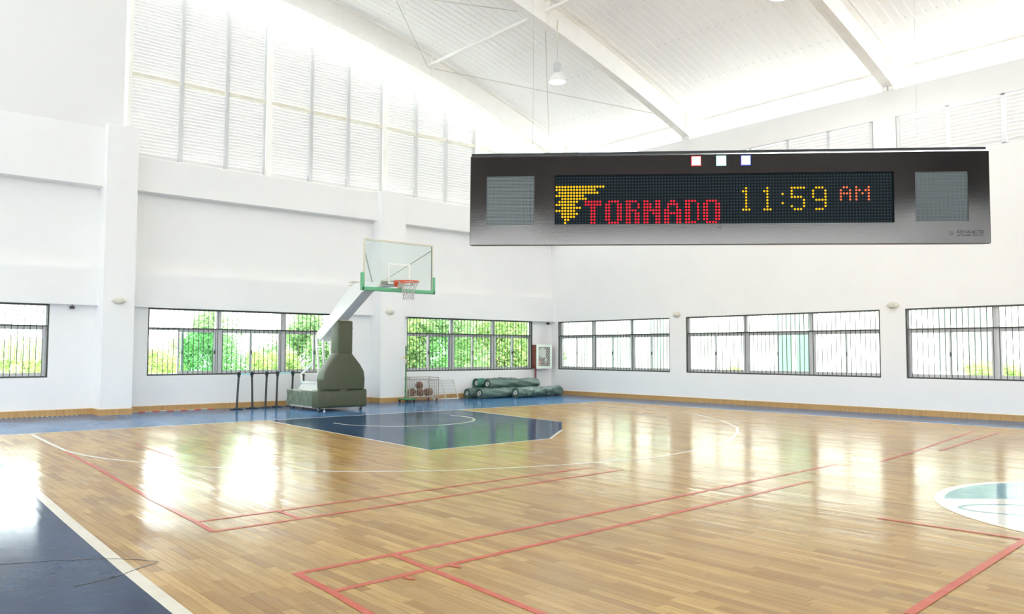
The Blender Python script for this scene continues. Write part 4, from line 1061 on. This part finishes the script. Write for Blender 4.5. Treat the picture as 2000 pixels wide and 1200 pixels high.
for a, b in ((.0, .0033), (.0, -.0033), (.0042, 0), (-.0042, 0), ): q.lathe([(0, -.0004), (.0012, -.0004), (.0012, .0002), (0, .0002)], (.6394+a, .0, .0420+b), 10, 'y')
q.build('vent_dots', M_hous, SG)
def text(s_, size, x, z, w_=None, bold=0, sp=1):
    cu = bpy.data.curves.new('t', 'FONT'); cu.body = s_; cu.size = size; cu.space_character = sp; cu.offset = bold; cu.extrude = .0001
    ob = bpy.data.objects.new('t', cu); COL.objects.link(ob); dg = bpy.context.evaluated_depsgraph_get(); me = bpy.data.meshes.new_from_object(ob.evaluated_get(dg))
    bpy.data.objects.remove(ob); xs_ = [v.co.x for v in me.vertices]; k = (w_/(max(xs_)-min(xs_))) if w_ else 1; x0 = min(xs_)
    for v in me.vertices: v.co = (x+(v.co.x-x0)*k, -.0003-v.co.z, z+v.co.y)
    me.materials.clear(); me.materials.append(M_hous); o = bpy.data.objects.new('lettering', me); COL.objects.link(o); o.parent = SG; return o
text('ADVANCED', .0115, 1.2105, .0235, .0635, .00012)['label'] = 'dark lettering reading ADVANCED'
text('NETWORK DEVICES', .0058, 1.2110, .0172, .0620, .00008)['label'] = 'small dark lettering reading NETWORK DEVICES'
q = MB(); cx, cz = 1.1985, .0245
q.tube([(cx+.0040*sin(a), -.0003, cz+.0040*cos(a)) for a in [radians(35+290*k/20) for k in range(21)]], .0005, 5); q.tube([(cx, -.0003, cz+.0052), (cx, -.0003, cz+.0002)], .0005, 5)
q.build('power_emblem', M_hous, SG); q = MB(); q.tube([(cx+.0072*sin(2*pi*k/28), -.0001, cz+.0072*cos(2*pi*k/28)) for k in range(28)], .00025, 4, closed=True); q.build('emblem_ring', M_grl, SG)
for xx in (.16, SW-.16):
    top = SG.matrix_basis @ Vector((xx, .04, .239)); q = MB(); q.tube([(xx, .022, .238), (xx, .022, t_arch(-top.x)-1.7783+.02)], .0004, 4); q.build('suspension_wire', M_net, SG)

# added dark curtain, out of view; its slanted hem shapes the sign's reflection
cu = empty('sign_reflection_curtain', (XW+.1, -26, 0), label='dark brown curtain added behind the camera for the sign reflection', category='curtain')
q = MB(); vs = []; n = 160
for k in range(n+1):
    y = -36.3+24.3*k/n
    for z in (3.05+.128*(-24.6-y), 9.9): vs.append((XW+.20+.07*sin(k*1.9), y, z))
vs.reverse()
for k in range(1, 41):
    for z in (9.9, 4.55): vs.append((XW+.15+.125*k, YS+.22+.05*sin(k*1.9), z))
q.add(vs, [(2*k, 2*k+2, 2*k+3, 2*k+1) for k in range(len(vs)//2-1)], True); q.v = [(a-XW-.1, b+26, c) for a, b, c in q.v]; q.build('cloth', mat("reflection_cloth", (.045, .036, .032), .9), cu)
q = MB(); q.tube([(.1, -10.3, 9.92), (.1, 14.0, 9.92)], .03, 8); q.build('rail', M_cage, cu)
